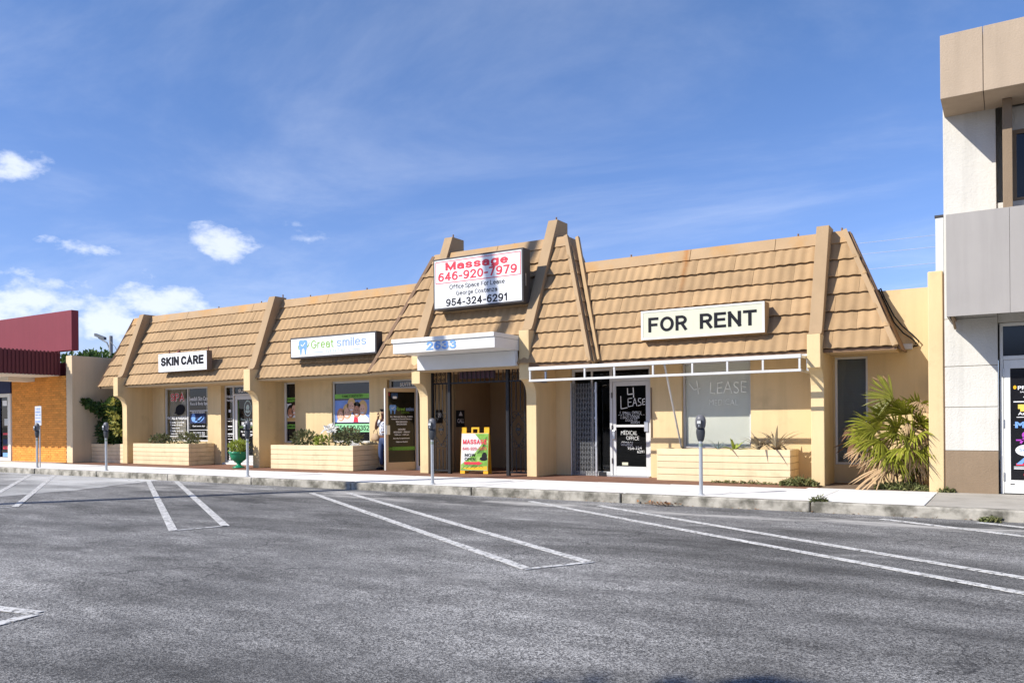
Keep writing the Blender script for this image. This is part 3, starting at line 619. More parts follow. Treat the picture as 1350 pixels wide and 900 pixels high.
# body behind the shop fronts
g = MB(); g.box(-25.86, -25.6, 16.42, 27, 0, 3.6); g.box(-1.4, -1.16, 16.42, 27, 0, 3.6); g.box(-25.6, -1.4, 26.8, 27, 0, 3.6)
obj('rear_wall', g, M['wall'], B)
g = MB(); g.box(-25.55, -1.45, 16.45, 26.75, 3.2, 3.5); obj('flat_roof', g, M['rbwhite'], B)
# entrance passage
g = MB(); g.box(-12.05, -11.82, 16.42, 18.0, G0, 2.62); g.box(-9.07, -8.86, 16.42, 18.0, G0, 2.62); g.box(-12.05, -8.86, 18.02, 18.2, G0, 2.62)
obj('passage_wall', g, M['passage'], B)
g = MB(); g.box(-12.05, -8.86, 16.22, 18.2, 2.63, 2.75); obj('passage_ceiling', g, M['soffit'], B)
# piers: yellow post with a curved bracket, brown fin above
def pier(x0, x1, zb, ztop, kind):
    prof = [(15.3, 0.146)]+[(15.0+0.3*math.cos(a), 1.90+0.37*math.sin(a)) for a in [i*math.pi/2/8 for i in range(9)]]+[(15.0, 2.27), (15.0, zb), (16.35, zb), (16.35, 0.146)]
    prof = [p for i, p in enumerate(prof) if i == 0 or (abs(p[0]-prof[i-1][0])+abs(p[1]-prof[i-1][1])) > 1e-4]
    g = MB(); g.prismx(prof, x0, x1); po = obj('pier', g, M['wall'], B, bevel=0.012)
    if kind == 'low': fp = [(15.004, zb+.002), (15.10, zb+.012), (15.16, zb+.06), (15.215, zb+.17), (15.92, ztop), (16.34, ztop), (16.34, zb+.002)]
    else: fp = [(15.004, zb+.002), (15.08, zb+.012), (15.14, zb+.05), (15.20, zb+.15), (16.36, ztop), (16.85, ztop), (16.85, zb+.002)]
    g = MB(); g.prismx(fp, x0+.003, x1-.003); obj('roof_fin', g, M['fin'], po, bevel=0.012)
pier(-24.03, -23.79, 2.86, 4.93, 'low'); pier(-17.96, -17.70, 2.86, 4.97, 'low'); pier(-3.09, -2.86, 2.87, 4.97, 'low')
pier(-12.07, -11.82, 3.30, 5.98, 'high'); pier(-9.09, -8.84, 3.34, 6.0, 'high')

# ---- mansard roofs and their tiles
WAVE = 0.195; TW = 4*WAVE
def roof_tiles(parent, Y0, k, rows, uL, uR, phase):
    nz = math.sqrt(1+k*k)
    def P(u, z, h): return (u, Y0+k*(z-2.6)-h/nz, z+h*k/nz)
    for ri, (zb, zt) in enumerate(rows):
        a = phase-(ri % 2)*TW/2
        lo = min(uL(zb), uL(zt)); hi = max(uR(zb), uR(zt))
        a += math.floor((lo-a)/TW)*TW
        while a < hi:
            b = a+TW; seg = 24; tilt = rg.uniform(-.005, .005); dz = rg.uniform(-.005, .005); skew = rg.uniform(-.004, .004)
            vs = []
            for s in range(seg+1):
                u = a+0.002+(TW-0.004)*s/seg
                wv = .5-.5*math.cos(2*math.pi*(u-a)/WAVE); zs = [zb-0.012+dz+skew*s/seg, zt+0.06]
                us = [min(max(u, uL(z)), uR(z)) for z in zs]
                hb = 0.056+0.024*wv+tilt
                vs += [P(us[0], zs[0]+.012, hb-0.018), P(us[0], zs[0]-.002, hb-0.012), P(us[0], zs[0], hb-.002), P(us[0], zs[0]+.012, hb), P(us[1], zs[1], 0.004+0.018*wv+tilt*.3)]
            if max(vs[-3][0]-vs[2][0], vs[-1][0]-vs[4][0]) > 0.03:
                fs = []
                for s in range(seg):
                    i = s*5; j = i+5
                    for q in range(4):
                        if abs(vs[i+q][0]-vs[j+q][0]) < 1e-5 and abs(vs[i+q+1][0]-vs[j+q+1][0]) < 1e-5: continue
                        fs.append((i+q, j+q, j+q+1, i+q+1))
                g = MB(); g.add(vs, fs); o = obj('roof_tile', g, M['tile'], parent)
                for p in o.data.polygons: p.use_smooth = True
            a = b
def cap_piece(parent, Y0, k, z0, z1, xa0, xa1, xb0, xb1, back):   # one length of ridge cap; xa at the bottom edge, xb at the top
    nz = math.sqrt(1+k*k)
    def P(u, z, h): return (u, Y0+k*(z-2.6)-h/nz, z+h*k/nz)
    f = [P(xa0, z0, .055), P(xa1, z0, .055), P(xb1, z1, .055), P(xb0, z1, .055)]
    g = MB(); g.hexa([f[0], f[1], P(xa1, z0, -.05), P(xa0, z0, -.05), f[3], f[2], (xb1, back, z1+.02), (xb0, back, z1+.02)])
    obj('ridge_cap', g, M['cap'], parent, bevel=0.008)
ROWS = [(2.60, 2.945), (2.945, 3.287), (3.287, 3.628), (3.628, 3.968), (3.968, 4.309), (4.309, 4.65)]
TROWS = [(2.6+.3375*i, 2.6+.3375*(i+1)) for i in range(8)]
mL = lambda z: -25.2+.198*(z-2.6); mR = lambda z: -1.64-.4185*(z-2.62)
tL = lambda z: -13.38+.362*(z-2.6); tR = lambda z: -7.34-.405*(z-2.6)
sL = lambda z: -7.27-.384*(z-2.63)
def shell(xl, xr, Y0, k, zt, back):
    yt = Y0+k*(zt-2.6); g = MB()
    g.hexa([(xl(2.6), Y0, 2.6), (xr(2.6), Y0, 2.6), (xr(2.6)-.0, back, 2.6), (xl(2.6), back, 2.6), (xl(zt), yt, zt), (xr(zt), yt, zt), (xr(zt), back, zt), (xl(zt), back, zt)])
    return g
g = shell(mL, mR, 15.25, .44, 4.86, 16.5); low = obj('mansard_roof', g, M['under'], B)
g = shell(tL, tR, 15.0, .44, 5.52, 16.72); tower = obj('tower_roof', g, M['fin'], B)
roof_tiles(low, 15.25, .44, ROWS, mL, lambda z: tL(z)+0.35, -23.0)
roof_tiles(low, 15.25, .44, ROWS, sL, mR, -4.27)
roof_tiles(tower, 15.0, .44, TROWS, tL, tR, -10.62)
for x0, x1 in [(-24.74, -21.9), (-21.9, -18.9), (-18.9, -15.9), (-15.9, -12.2)]:
    cap_piece(low, 15.25, .44, 4.635, 4.875, x0+.003, x1-.003, x0+.003, x1-.003, 16.52)
for x0, x1 in [(-8.2, -5.62), (-5.62, -3.9), (-3.9, -2.60)]:
    e = .09 if x1 == -2.60 else 0
    cap_piece(low, 15.25, .44, 4.635, 4.875, x0+.003, x1-.003+e, x0+.003, x1-.003, 16.52)
for x0, x1, e0, e1 in [(-12.30, -10.4, .09, 0), (-10.4, -8.54, 0, .09)]:
    cap_piece(tower, 15.0, .44, 5.295, 5.54, x0-e0+.003, x1+e1-.003, x0+.003, x1-.003, 16.74)
def bar(name, a, b, r, m, parent, n=4): 
    g = MB(); g.tube([a, b], r, n); return obj(name, g, M[m], parent)
# side tiles of the tower, in the gap before the lower roof
for i, (zb, zt) in enumerate(TROWS):
    g = MB(); y0 = 15.0+.44*(zb-2.6); y1 = 15.0+.44*(zt-2.6)
    g.hexa([(tR(zb)+.01, y0+.02, zb-.01), (tR(zb)+.055, y0+.02, zb-.01), (tR(zb)+.055, y0+.36, zb-.01), (tR(zb)+.01, y0+.36, zb-.01),
            (tR(zt)+.005, y1+.02, zt+.02), (tR(zt)+.02, y1+.02, zt+.02), (tR(zt)+.02, y1+.36, zt+.02), (tR(zt)+.005, y1+.36, zt+.02)])
    obj('side_tile', g, M['tile'], tower)
def hipbar(name, f, Y0, z0, z1, off, r, m, parent, dx=0.0, dy=0.0):
    bar(name, (f(z0)+dx, Y0+.44*(z0-2.6)-off+dy, z0), (f(z1)+dx, Y0+.44*(z1-2.6)-off+dy, z1), r, m, parent)
hipbar('hip_cap', tR, 15.0, 2.58, 5.57, .03, .062, 'fin', tower, -.035)
hipbar('barge_board', tL, 15.0, 2.60, 5.50, .03, .06, 'trim', tower, .02)
hipbar('valley_trim', sL, 15.25, 2.62, 5.55, .03, .055, 'trim_lt', tower, 0.0, -.05)
hipbar('hip_cap', mR, 15.25, 2.60, 4.90, .03, .06, 'fin', low, -.05)
hipbar('barge_board', mL, 15.25, 2.60, 4.86, .03, .05, 'trim', low, .01)
g = MB(); g.hexa([(mR(2.6)+.0, 15.26, 2.55), (mR(2.6)+.035, 15.26, 2.55), (mR(2.6)+.035, 16.19, 2.55), (mR(2.6), 16.19, 2.55),
                  (mR(4.88), 16.26, 4.88), (mR(4.88)+.035, 16.26, 4.88), (mR(4.88)+.035, 16.52, 4.88), (mR(4.88), 16.52, 4.88)])
obj('end_board', g, M['trim'], low)
g = MB(); g.hexa([(mL(2.6)-.035, 15.26, 2.55), (mL(2.6), 15.26, 2.55), (mL(2.6), 16.19, 2.55), (mL(2.6)-.035, 16.19, 2.55),
                  (mL(4.86)-.035, 16.26, 4.86), (mL(4.86), 16.26, 4.86), (mL(4.86), 16.52, 4.86), (mL(4.86)-.035, 16.52, 4.86)])
obj('end_board', g, M['trim'], low)
g = MB()
for x0, x1, y0 in [(-25.1, -24.04, 15.27), (-23.78, -17.97, 15.27), (-17.69, -13.40, 15.27), (-7.31, -3.10, 15.27), (-2.85, -1.70, 15.27)]: g.box(x0, x1, y0, 16.195, 2.545, 2.598)
for x0, x1 in [(-13.34, -12.08), (-11.81, -9.10), (-8.83, -7.36)]: g.box(x0, x1, 15.03, 16.195, 2.54, 2.598)
obj('eave_soffit', g, M['soffit'], B)
g = MB(); g.box(-7.33, -3.10, 15.235, 15.268, 2.535, 2.6); g.box(-2.85, -1.66, 15.235, 15.268, 2.54, 2.6); g.box(-8.83, -7.35, 14.99, 15.025, 2.53, 2.6); obj('eave_board', g, M['trim'], B)
for x, z in [(-24.4, 4.9), (-20.6, 4.89), (-18.7, 4.89), (-17.8, 5.0), (-16.7, 4.89), (-14.6, 4.89), (-10.1, 5.56), (-3.5, 4.89), (-2.7, 4.9), (-8.95, 6.02), (-11.9, 6.0), (-7.0, 4.89)]:
    g = MB(); y = 16.3 if z < 5.2 else 16.5; g.tube([(x, y, z-.02), (x, y, z+.07)], .018, 6); obj('ridge_peg', g, M['trim'], B)

# ---- windows and doors
def window(x0, x1, z0, z1, Y, fw_=.05, fm='alumpaint', gm='glass', mull=(), rails=(), depth=.06):
    g = MB(); g.box(x0, x0+fw_, Y, Y+depth, z0, z1); g.box(x1-fw_, x1, Y, Y+depth, z0, z1)
    g.box(x0+fw_, x1-fw_, Y+.002, Y+depth, z1-fw_, z1); g.box(x0+fw_, x1-fw_, Y+.002, Y+depth, z0, z0+fw_)
    for q in mull: g.box(q-fw_*.55, q+fw_*.55, Y+.003, Y+depth, z0+fw_, z1-fw_)
    for q in rails: g.box(x0+fw_, x1-fw_, Y+.004, Y+depth, q-.02, q+.02)
    w = obj('window', g, M[fm], B, bevel=.004)
    xs = [x0+fw_]+[q for q in mull]+[x1-fw_]
    for a, b in zip(xs, xs[1:]):
        p = MB(); p.box(a, b, Y+.03, Y+.036, z0+fw_*.6, z1-fw_*.6); obj('pane', p, M[gm], w)
    return w
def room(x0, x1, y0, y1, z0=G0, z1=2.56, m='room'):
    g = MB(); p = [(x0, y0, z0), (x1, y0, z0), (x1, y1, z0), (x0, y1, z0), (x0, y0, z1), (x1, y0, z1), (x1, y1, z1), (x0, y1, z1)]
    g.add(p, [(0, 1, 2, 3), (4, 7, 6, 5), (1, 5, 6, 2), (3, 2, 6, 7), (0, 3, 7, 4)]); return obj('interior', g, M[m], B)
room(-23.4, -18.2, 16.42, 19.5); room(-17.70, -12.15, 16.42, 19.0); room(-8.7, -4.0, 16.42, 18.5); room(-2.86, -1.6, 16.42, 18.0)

# skin care window
F = front(16.24)
w = window(-23.18, -21.04, .83, 2.53, 16.24, mull=(-22.06,))
rgc = random.Random(2)
for xa, xb in [(-23.12, -22.30), (-22.22, -22.08), (-21.30, -21.06)]:
    n = int((xb-xa)/.03); cu = MB(); vs = []
    for i in range(n+1): y_ = 16.345+.014*math.sin(i*1.7)+.01*rgc.random(); vs += [(xa+i*.03, y_, .85), (xa+i*.03, y_, 2.5)]
    cu.add(vs, [(2*i, 2*i+2, 2*i+3, 2*i+1) for i in range(n)]); obj('curtain', cu, M['curtain'], w)
FW = front(16.262)
sign_text(w, FW, 'SPA', -22.94, -22.23, 2.095, 2.365, M['paper'], .25); sign_text(w, FW, 'SPA', -22.925, -22.245, 2.11, 2.35, M['red'], .14, h=.008)
p = MB(); disc(p, FW, -22.46, 1.83, .24, .17, rot=.2); poly(p, FW, [(-22.75, 1.72), (-22.5, 1.70), (-22.3, 1.82), (-22.5, 1.98)], .004); obj('decal', p, M['char'], w)
text(w, FW, 'FACIALS & MASSAGE', -23.09, -22.13, 1.52, 1.62, M['paper'], .02)
for z, a, b in [(1.40, -22.98, -22.25), (1.32, -22.95, -22.35), (1.22, -22.9, -22.5), (1.13, -22.97, -22.3), (1.04, -22.92, -22.62)]:
    text(w, FW, random.Random(z).choice(['Deep tissue', 'Swedish massage', 'Body scrub', 'Waxing & more']), a, b, z, z+.055, M['paper'], .02)
text(w, FW, 'Swedish Skin Care', -22.00, -21.08, 2.10, 2.23, M['paper'], .012); text(w, FW, 'Face & Body Spa', -21.95, -21.12, 1.94, 2.06, M['paper'], .012)
p = MB(); rect(p, FW, -22.00, -21.10, 1.78, 1.80); rect(p, FW, -22.00, -21.10, 1.18, 1.195); rect(p, FW, -22.98, -21.1, .98, 1.0); obj('decal', p, M['paper'], w)
p = MB(); rect(p, FW, -21.96, -21.22, 1.40, 1.70); obj('poster', p, M['navy'], w)
p = MB(); disc(p, FW, -21.80, 1.57, .10, .13, .006); disc(p, FW, -21.45, 1.52, .18, .07, .006, rot=.4); stripe(p, FW, [(-21.75, 1.44), (-21.5, 1.47), (-21.3, 1.62)], .05, .006); obj('poster', p, M['ltblue'], w)
text(w, FW, 'RELAX & RENEW', -21.88, -21.25, 1.71, 1.76, M['paper'], .02)
for z in (1.28, 1.08, 1.02): text(w, FW, 'Open seven days', -21.85, -21.25, z, z+.055, M['paper'], .02)

# skin care door with sidelight and transom
def door(x0, x1, z0, z1, F, wd, fm, gm, panes, gdepth=-.03, th=.045):
    """door leaf on frame F: stiles and rails, glass panes (z0, z1)"""
    g = MB(); rect(g, F, x0, x0+wd, z0, z1, 0, th); rect(g, F, x1-wd, x1, z0, z1, 0, th)
    zs = [z0]+[q for pr in panes for q in pr]+[z1]
    for a, b in zip(zs[::2], zs[1::2]): rect(g, F, x0+wd, x1-wd, a, b, -.001, th-.002)
    d = obj('door', g, M[fm], B, bevel=.004)
    for a, b in panes:
        p = MB(); rect(p, F, x0+wd-.005, x1-wd+.005, a-.005, b+.005, gdepth+.008, .008); obj('pane', p, M[gm], d)
    return d
g = MB()
for x in (-20.42, -20.06, -18.98, -18.65): g.box(x, x+.055, 16.34, 16.42, G0, 2.53)
for xa, xb in [(-20.36, -20.06), (-20.0, -18.98), (-18.92, -18.65)]: g.box(xa, xb, 16.345, 16.42, 2.475, 2.53)
g.box(-20.005, -18.98, 16.345, 16.42, 2.22, 2.27); g.box(-20.365, -20.06, 16.345, 16.42, G0, .26); g.box(-18.925, -18.65, 16.345, 16.42, G0, .26)
df = obj('door_frame', g, M['alumpaint'], B, bevel=.004)
p = MB(); p.box(-20.365, -20.06, 16.37, 16.376, .26, 2.475); p.box(-20.005, -18.98, 16.37, 16.376, 2.27, 2.475); p.box(-18.925, -18.65, 16.37, 16.376, .26, 2.475); obj('sidelight_glass', p, M['dkglass'], df)
F2 = front(16.36)
text(df, F2, 'SUITE A', -19.82, -19.1, 2.31, 2.41, M['paper'], .02)
text(df, F2, 'Facials &', -20.35, -20.08, 2.16, 2.25, M['paper'], .01); text(df, F2, 'Massage', -20.35, -20.08, 2.03, 2.12, M['paper'], .01)
p = MB(); rect(p, F2, -20.26, -20.16, 1.72, 1.80); rect(p, F2, -20.3, -20.1, 1.28, 1.31); rect(p, F2, -20.33, -20.08, 1.05, 1.08); rect(p, F2, -20.31, -20.1, .9, .92); obj('decal', p, M['paper'], df)
for z in (1.50, 1.43, 1.18, .98): text(df, F2, 'Tuesday 10-7', -20.33, -20.10, z, z+.04, M['paper'], .02)
for i, c in enumerate('MASSAGE'): text(df, F2, c, -20.26, -20.18, .78-i*.085, .845-i*.085, M['paper'], .03)
g = MB(); g.box(-20.42, -18.65, 16.22, 16.42, .141, .20); obj('door_sill', g, M['white'], B, bevel=.006)
F3 = front(16.37)
d = door(-19.99, -18.99, .21, 2.215, F3, .10, 'alumpaint', 'dkglass', [(.42, 2.10)])
FD = front(16.392)
p = MB(); rect(p, FD, -19.88, -19.83, .45, 2.06); rect(p, FD, -19.86, -19.1, 1.24, 1.30); obj('decal', p, M['leaf'], d)
p = MB(); disc(p, FD, -19.44, 1.83, .17, .24, .004); obj('decal', p, M['silver'], d)
p = MB(); disc(p, FD, -19.44, 1.83, .145, .21, .006); obj('decal', p, M['film'], d)
p = MB(); disc(p, FD, -19.44, 1.85, .07, .09, .008); disc(p, FD, -19.44, 1.74, .10, .05, .008); rect(p, FD, -19.72, -19.15, 1.31, 1.325); obj('decal', p, M['silver'], d)
text(d, FD, 'Face & Body', -19.75, -19.15, 1.44, 1.54, M['silver'], .01); text(d, FD, 'SKIN CARE', -19.72, -19.18, 1.34, 1.42, M['paper'], .03)
text(d, FD, 'By appointment', -19.75, -19.1, 1.10, 1.16, M['paper'], .02); text(d, FD, 'WELCOME', -19.7, -19.15, 1.00, 1.07, M['paper'], .03)
g = MB(); g.tube([(-19.93, 16.31, 1.05), (-19.93, 16.31, 1.45)], .012, 6); obj('handle', g, M['alum'], d)

# dental windows
w = window(-17.69, -17.24, .82, 2.53, 16.25, fw_=.04, fm='white', gm='film')
g = MB(); g.box(-17.688, -17.62, 16.215, 16.248, .83, 2.52); obj('jamb', g, M['white'], w)
F = front(16.272)
p = MB(); rect(p, F, -17.65, -17.27, 1.98, 2.10); rect(p, F, -17.65, -17.27, 1.22, 1.34); obj('decal', p, M['strip'], w)
text(w, F, 'DENTIS', -17.62, -17.29, 2.01, 2.07, M['char'], .02, h=.006); text(w, F, 'SMILES', -17.62, -17.29, 1.25, 1.31, M['char'], .02, h=.006)
p = MB(); rect(p, F, -17.65, -17.27, 1.42, 1.93); obj('poster', p, M['paper'], w)
def face(parent, F, a, z, s, skin, hair, tilt=0.0, hs=1.15):
    p = MB(); disc(p, F, a+.02*s, z+.12*s, .31*s*hs, .40*s*hs, .0045, rot=tilt); obj('poster', p, M[hair], parent)
    p = MB(); disc(p, F, a, z, .25*s, .34*s, .006, rot=tilt); obj('poster', p, M[skin], parent)
    p = MB(); disc(p, F, a, z-.13*s, .13*s, .07*s, .0075, rot=tilt, a_from=math.pi, a_to=2*math.pi, n=10); obj('poster', p, M['paper'], parent)
    p = MB(); disc(p, F, a-.09*s, z+.07*s, .035*s, .02*s, .0075); disc(p, F, a+.09*s, z+.07*s, .035*s, .02*s, .0075); obj('poster', p, M['hairB'], parent)
p = MB(); rect(p, F, -17.64, -17.28, 1.425, 1.53, .0035); obj('poster', p, M['hairA'], w)
face(w, F, -17.50, 1.66, .42, 'skinB', 'hairB'); face(w, F, -17.34, 1.74, .44, 'skinA', 'hairB', .2)
w = window(-15.83, -14.46, .83, 2.50, 16.25, fw_=.055, fm='alumpaint', gm='film')
p = MB(); rect(p, F, -15.77, -14.52, 2.03, 2.15); obj('decal', p, M['strip'], w)
sign_text(w, F, 'FAMILY DENTISTRY', -15.5, -14.75, 2.055, 2.125, M['char'], .14, h=.006)
p = MB(); rect(p, F, -15.77, -14.52, 1.38, 1.98); obj('poster', p, M['poster'], w)
p = MB(); poly(p, F, [(-15.7, 1.385), (-15.66, 1.50), (-15.45, 1.52), (-15.2, 1.62), (-14.95, 1.55), (-14.72, 1.62), (-14.56, 1.5), (-14.54, 1.385)], .0035); obj('poster', p, M['paper'], w)
p = MB(); poly(p, F, [(-15.10, 1.385), (-15.06, 1.56), (-14.95, 1.56), (-14.92, 1.385)], .004); obj('poster', p, M['red'], w)
face(w, F, -15.56, 1.54, .40, 'skinA', 'skinB'); face(w, F, -15.33, 1.62, .46, 'skinA', 'hairA'); face(w, F, -15.17, 1.79, .44, 'skinA', 'hairA'); face(w, F, -14.98, 1.67, .46, 'skinB', 'hairB'); face(w, F, -14.77, 1.71, .46, 'skinA', 'hairA')
p = MB(); rect(p, F, -15.77, -14.52, 1.12, 1.34); obj('decal', p, M['palegreen'], w)
sign_text(w, F, '954.530.5352', -15.72, -14.54, 1.16, 1.30, M['char'], .14, h=.006)

# dental door, standing open
g = MB(); g.box(-13.86, -13.80, 16.30, 16.38, G0, 2.48); g.box(-12.98, -12.92, 16.30, 16.38, G0, 2.48); g.box(-12.26, -12.20, 16.30, 16.38, G0, 2.48)
g.box(-13.8, -12.98, 16.302, 16.38, 2.44, 2.48); g.box(-13.8, -12.98, 16.302, 16.38, 2.24, 2.285); g.box(-12.92, -12.26, 16.302, 16.38, 2.44, 2.48); g.box(-12.92, -12.26, 16.302, 16.38, G0, .25)
df = obj('door_frame', g, M['alumpaint'], B, bevel=.004)
p = MB(); p.box(-13.8, -12.98, 16.33, 16.336, 2.285, 2.44); p.box(-12.92, -12.26, 16.33, 16.336, .25, 2.44); obj('sidelight_glass', p, M['film'], df)
text(df, front(16.328), 'SUITE B', -13.52, -13.04, 2.31, 2.40, M['paper'], .02)
hinge = Vector((-12.99, 16.40, 0)); free = Vector((-13.39, 15.58, 0)); uu = (hinge-free).normalized(); LW = (hinge-free).length
nn = Vector((uu.y, -uu.x, 0))
FO = Frame(free, uu, nn)
d = door(0, LW, .165, 2.235, FO, .085, 'soffit', 'dkglass', [(.36, 2.14)])
p = MB(); p.hexa([tuple(FO.p(a, z, h)) for z in (.165, 2.235) for a, h in ((-.006, .004), (.02, .004), (.02, -.05), (-.006, -.05))]); obj('edge_strip', p, M['white'], d)
p = MB(); rect(p, FO, .086, LW-.086, .361, 2.139, -.028, .004); obj('tint_film', p, mat('smoked_film', (0.035, 0.03, 0.024), 0.15, 0.1, 2, spec=.5, col2=(0.10, 0.085, 0.06), c2amt=.5, c2scale=3), d)
FO2 = Frame(free+nn*-.024, uu, nn)
p = MB(); rect(p, FO2, .09, .14, 2.04, 2.12); obj('decal', p, M['red'], d)
p = MB(); rect(p, FO2, .18, .36, 1.99, 2.11); obj('decal', p, M['ltblue'], d)
p = MB(); rect(p, FO2, .22, .33, 1.97, 2.03, .004); obj('decal', p, M['paper'], d)
def tooth(parent, F, a, z, s, m='ltblue', h=.004):
    pts = [(-.40, .32), (-.30, .46), (-.12, .47), (0, .42), (.12, .47), (.30, .46), (.40, .32), (.38, .05), (.30, -.18), (.25, -.50), (.17, -.50), (.11, -.15), (0, -.06), (-.11, -.15), (-.17, -.50), (-.25, -.50), (-.30, -.18), (-.38, .05)]
    p = MB(); poly(p, F, [(a+x*s, z+y*s) for x, y in pts], h); obj('logo', p, M[m], parent)
    p = MB(); stripe(p, F, [(a-.18*s, z+.18*s), (a-.05*s, z+.06*s), (a+.2*s, z+.28*s)], .06*s, h+.002); obj('logo', p, M['whitesign'], parent)
    p = MB(); stripe(p, F, [(a-.36*s, z-.12*s), (a-.46*s, z-.0*s), (a-.40*s, z+.12*s)], .05*s, h+.002); stripe(p, F, [(a+.36*s, z-.02*s), (a+.52*s, z+.12*s), (a+.56*s, z+.30*s)], .05*s, h+.002); obj('logo', p, M['ltgreen'], parent)
tooth(d, FO2, .22, 1.70, .24)
sign_text(d, FO2, 'Great', .34, .56, 1.66, 1.75, M['ltgreen'], .15); sign_text(d, FO2, 'smiles', .58, .80, 1.66, 1.75, M['bluegrey'], .15); text(d, FO2, 'DENTAL', .45, .68, 1.60, 1.635, M['ltgreen'], .0)
for z, a, b, s_ in [(1.49, .15, .78, 'Dr. Marcela Murcia, D.M.D.'), (1.43, .18, .75, 'Cosmetic & General Dentistry'), (1.36, .30, .62, '954.530.5352'), (1.30, .32, .60, '954.530.5350'), (1.17, .36, .56, 'HOURS'), (1.10, .24, .70, 'MONDAY - FRIDAY'), (1.03, .26, .66, '9:00 am - 5:00 pm'), (.94, .22, .68, 'Saturday by appointment'), (.85, .30, .62, 'Hablamos Español')]:
    text(d, FO2, s_, a, b, z, z+.042, M['paper'], .03)
p = MB(); rect(p, FO2, .087, LW-.087, .66, .75); obj('decal', p, M['strip'], d)
text(d, FO2, 'www.greatsmilesdental.com', .12, LW-.12, .685, .725, M['ltgreen'], .02, h=.006)
p = MB(); rect(p, FO, .02, .12, 1.06, 1.30, .03, .03); obj('handle', p, M['alum'], d, bevel=.005)

# leased unit: glazed door, sidelight behind the folding gate, wide blind-hung window
g = MB()
for x in (-8.46, -7.53, -6.61): g.box(x, x+.06, 16.27, 16.36, G0, 2.53)
g.box(-8.40, -7.53, 16.272, 16.36, 2.47, 2.53); g.box(-8.40, -7.53, 16.272, 16.36, G0, .24); g.box(-7.47, -6.61, 16.272, 16.36, 2.47, 2.53); g.box(-7.47, -6.61, 16.272, 16.36, 2.22, 2.29); g.box(-7.99, -7.95, 16.274, 16.36, .24, 2.47)
df = obj('door_frame', g, M['alumpaint'], B, bevel=.004)
p = MB(); p.box(-8.40, -7.99, 16.31, 16.316, .24, 2.47); p.box(-7.95, -7.53, 16.31, 16.316, .24, 2.47); p.box(-7.47, -6.61, 16.31, 16.316, 2.29, 2.47); obj('sidelight_glass', p, M['dkglass'], df)
g = MB()
for i in range(52): g.box(-8.4, -7.5, 16.44, 16.462, .22+i*.044, .235+i*.044)
obj('venetian_blind', g, M['dkblind'], B, kind='stuff')
F = front(16.29)
d = door(-7.465, -6.615, .16, 2.215, F, .075, 'alumpaint', 'dkglass', [(.36, 1.22), (1.27, 2.12)])
p = MB(); p.box(-7.37, -6.71, 16.34, 16.345, .37, 2.11); obj('black_backing', p, M['film'], d)
FL = front(16.308)
def hand(s, a0, a1, z0, z1, b=-.004): text(d, FL, s, a0, a1, z0, z1, M['chalk'], b, jit=.005, name='handwriting')
p = MB(); stripe(p, FL, [(-7.12, 2.07), (-7.115, 1.93), (-6.96, 1.945)], .022); stripe(p, FL, [(-6.985, 2.08), (-6.975, 1.86)], .022); obj('handwriting', p, M['chalk'], d)
p = MB(); stripe(p, FL, [(-7.28, 1.90), (-7.275, 1.62), (-7.12, 1.645)], .015)
stripe(p, FL, [(-7.11, 1.84), (-7.105, 1.665)], .014); stripe(p, FL, [(-7.11, 1.84), (-7.01, 1.85)], .014); stripe(p, FL, [(-7.11, 1.76), (-7.03, 1.765)], .014); stripe(p, FL, [(-7.105, 1.665), (-7.01, 1.68)], .014)
stripe(p, FL, [(-7.0, 1.67), (-6.95, 1.85), (-6.90, 1.675)], .014); stripe(p, FL, [(-6.98, 1.74), (-6.92, 1.745)], .018)
stripe(p, FL, [(-6.80, 1.84), (-6.86, 1.84), (-6.87, 1.78), (-6.81, 1.745), (-6.80, 1.70), (-6.88, 1.68)], .014)
stripe(p, FL, [(-6.77, 1.82), (-6.765, 1.70), (-6.71, 1.71)], .016); stripe(p, FL, [(-6.77, 1.82), (-6.71, 1.83)], .016); stripe(p, FL, [(-6.77, 1.765), (-6.72, 1.77)], .016)
obj('handwriting', p, M['chalk'], d)
hand('1. SMALL OFFICE', -7.30, -6.80, 1.50, 1.56); hand('2. BACK CORNER', -7.29, -6.84, 1.41, 1.47); hand('DOOR TO', -7.17, -6.90, 1.345, 1.40); hand('ASSIGN', -7.05, -6.84, 1.295, 1.345)
p = MB()
for i in range(12): stripe(p, FL, [(-7.34+i*.053, 1.485), (-7.31+i*.053, 1.485)], .006)
obj('handwriting', p, M['chalk'], d)
hand('MEDICAL', -7.28, -6.90, 1.05, 1.14, -.012); hand('OFFICE', -7.16, -6.86, .94, 1.02, -.012); hand('GEORGE', -7.28, -7.0, .81, .90); hand('954-324', -7.13, -6.80, .73, .80); hand('6291', -6.90, -6.74, .655, .715)
p = MB(); rect(p, FL, -7.26, -7.12, .39, .45); obj('sticker', p, M['cream'], d)
p = MB(); rect(p, F, -7.465, -7.40, .95, 1.16, .05, .05); obj('handle', p, M['alum'], d, bevel=.012)
p = MB(); rect(p, F, -6.72, -6.63, 1.12, 1.34, .03, .03); obj('lock_plate', p, M['alum'], d, bevel=.006)
for z in (.42, 1.14, 1.86):
    p = MB(); p.tube([(-7.478, 16.27, z), (-7.478, 16.27, z+.12)], .013, 6); obj('hinge', p, M['bronze'], d)
g = MB(); g.box(-6.53, -6.515, 16.17, 16.2, 1.0, 2.06); obj('pull_bar', g, M['wood'], B)
g = MB(); g.box(-7.53, -6.55, 16.10, 16.27, .141, .17); obj('door_sill', g, M['alum'], B)
w = window(-5.85, -4.42, .78, 2.56, 16.28, fw_=.045, fm='alumpaint', gm='glass')
g = MB()
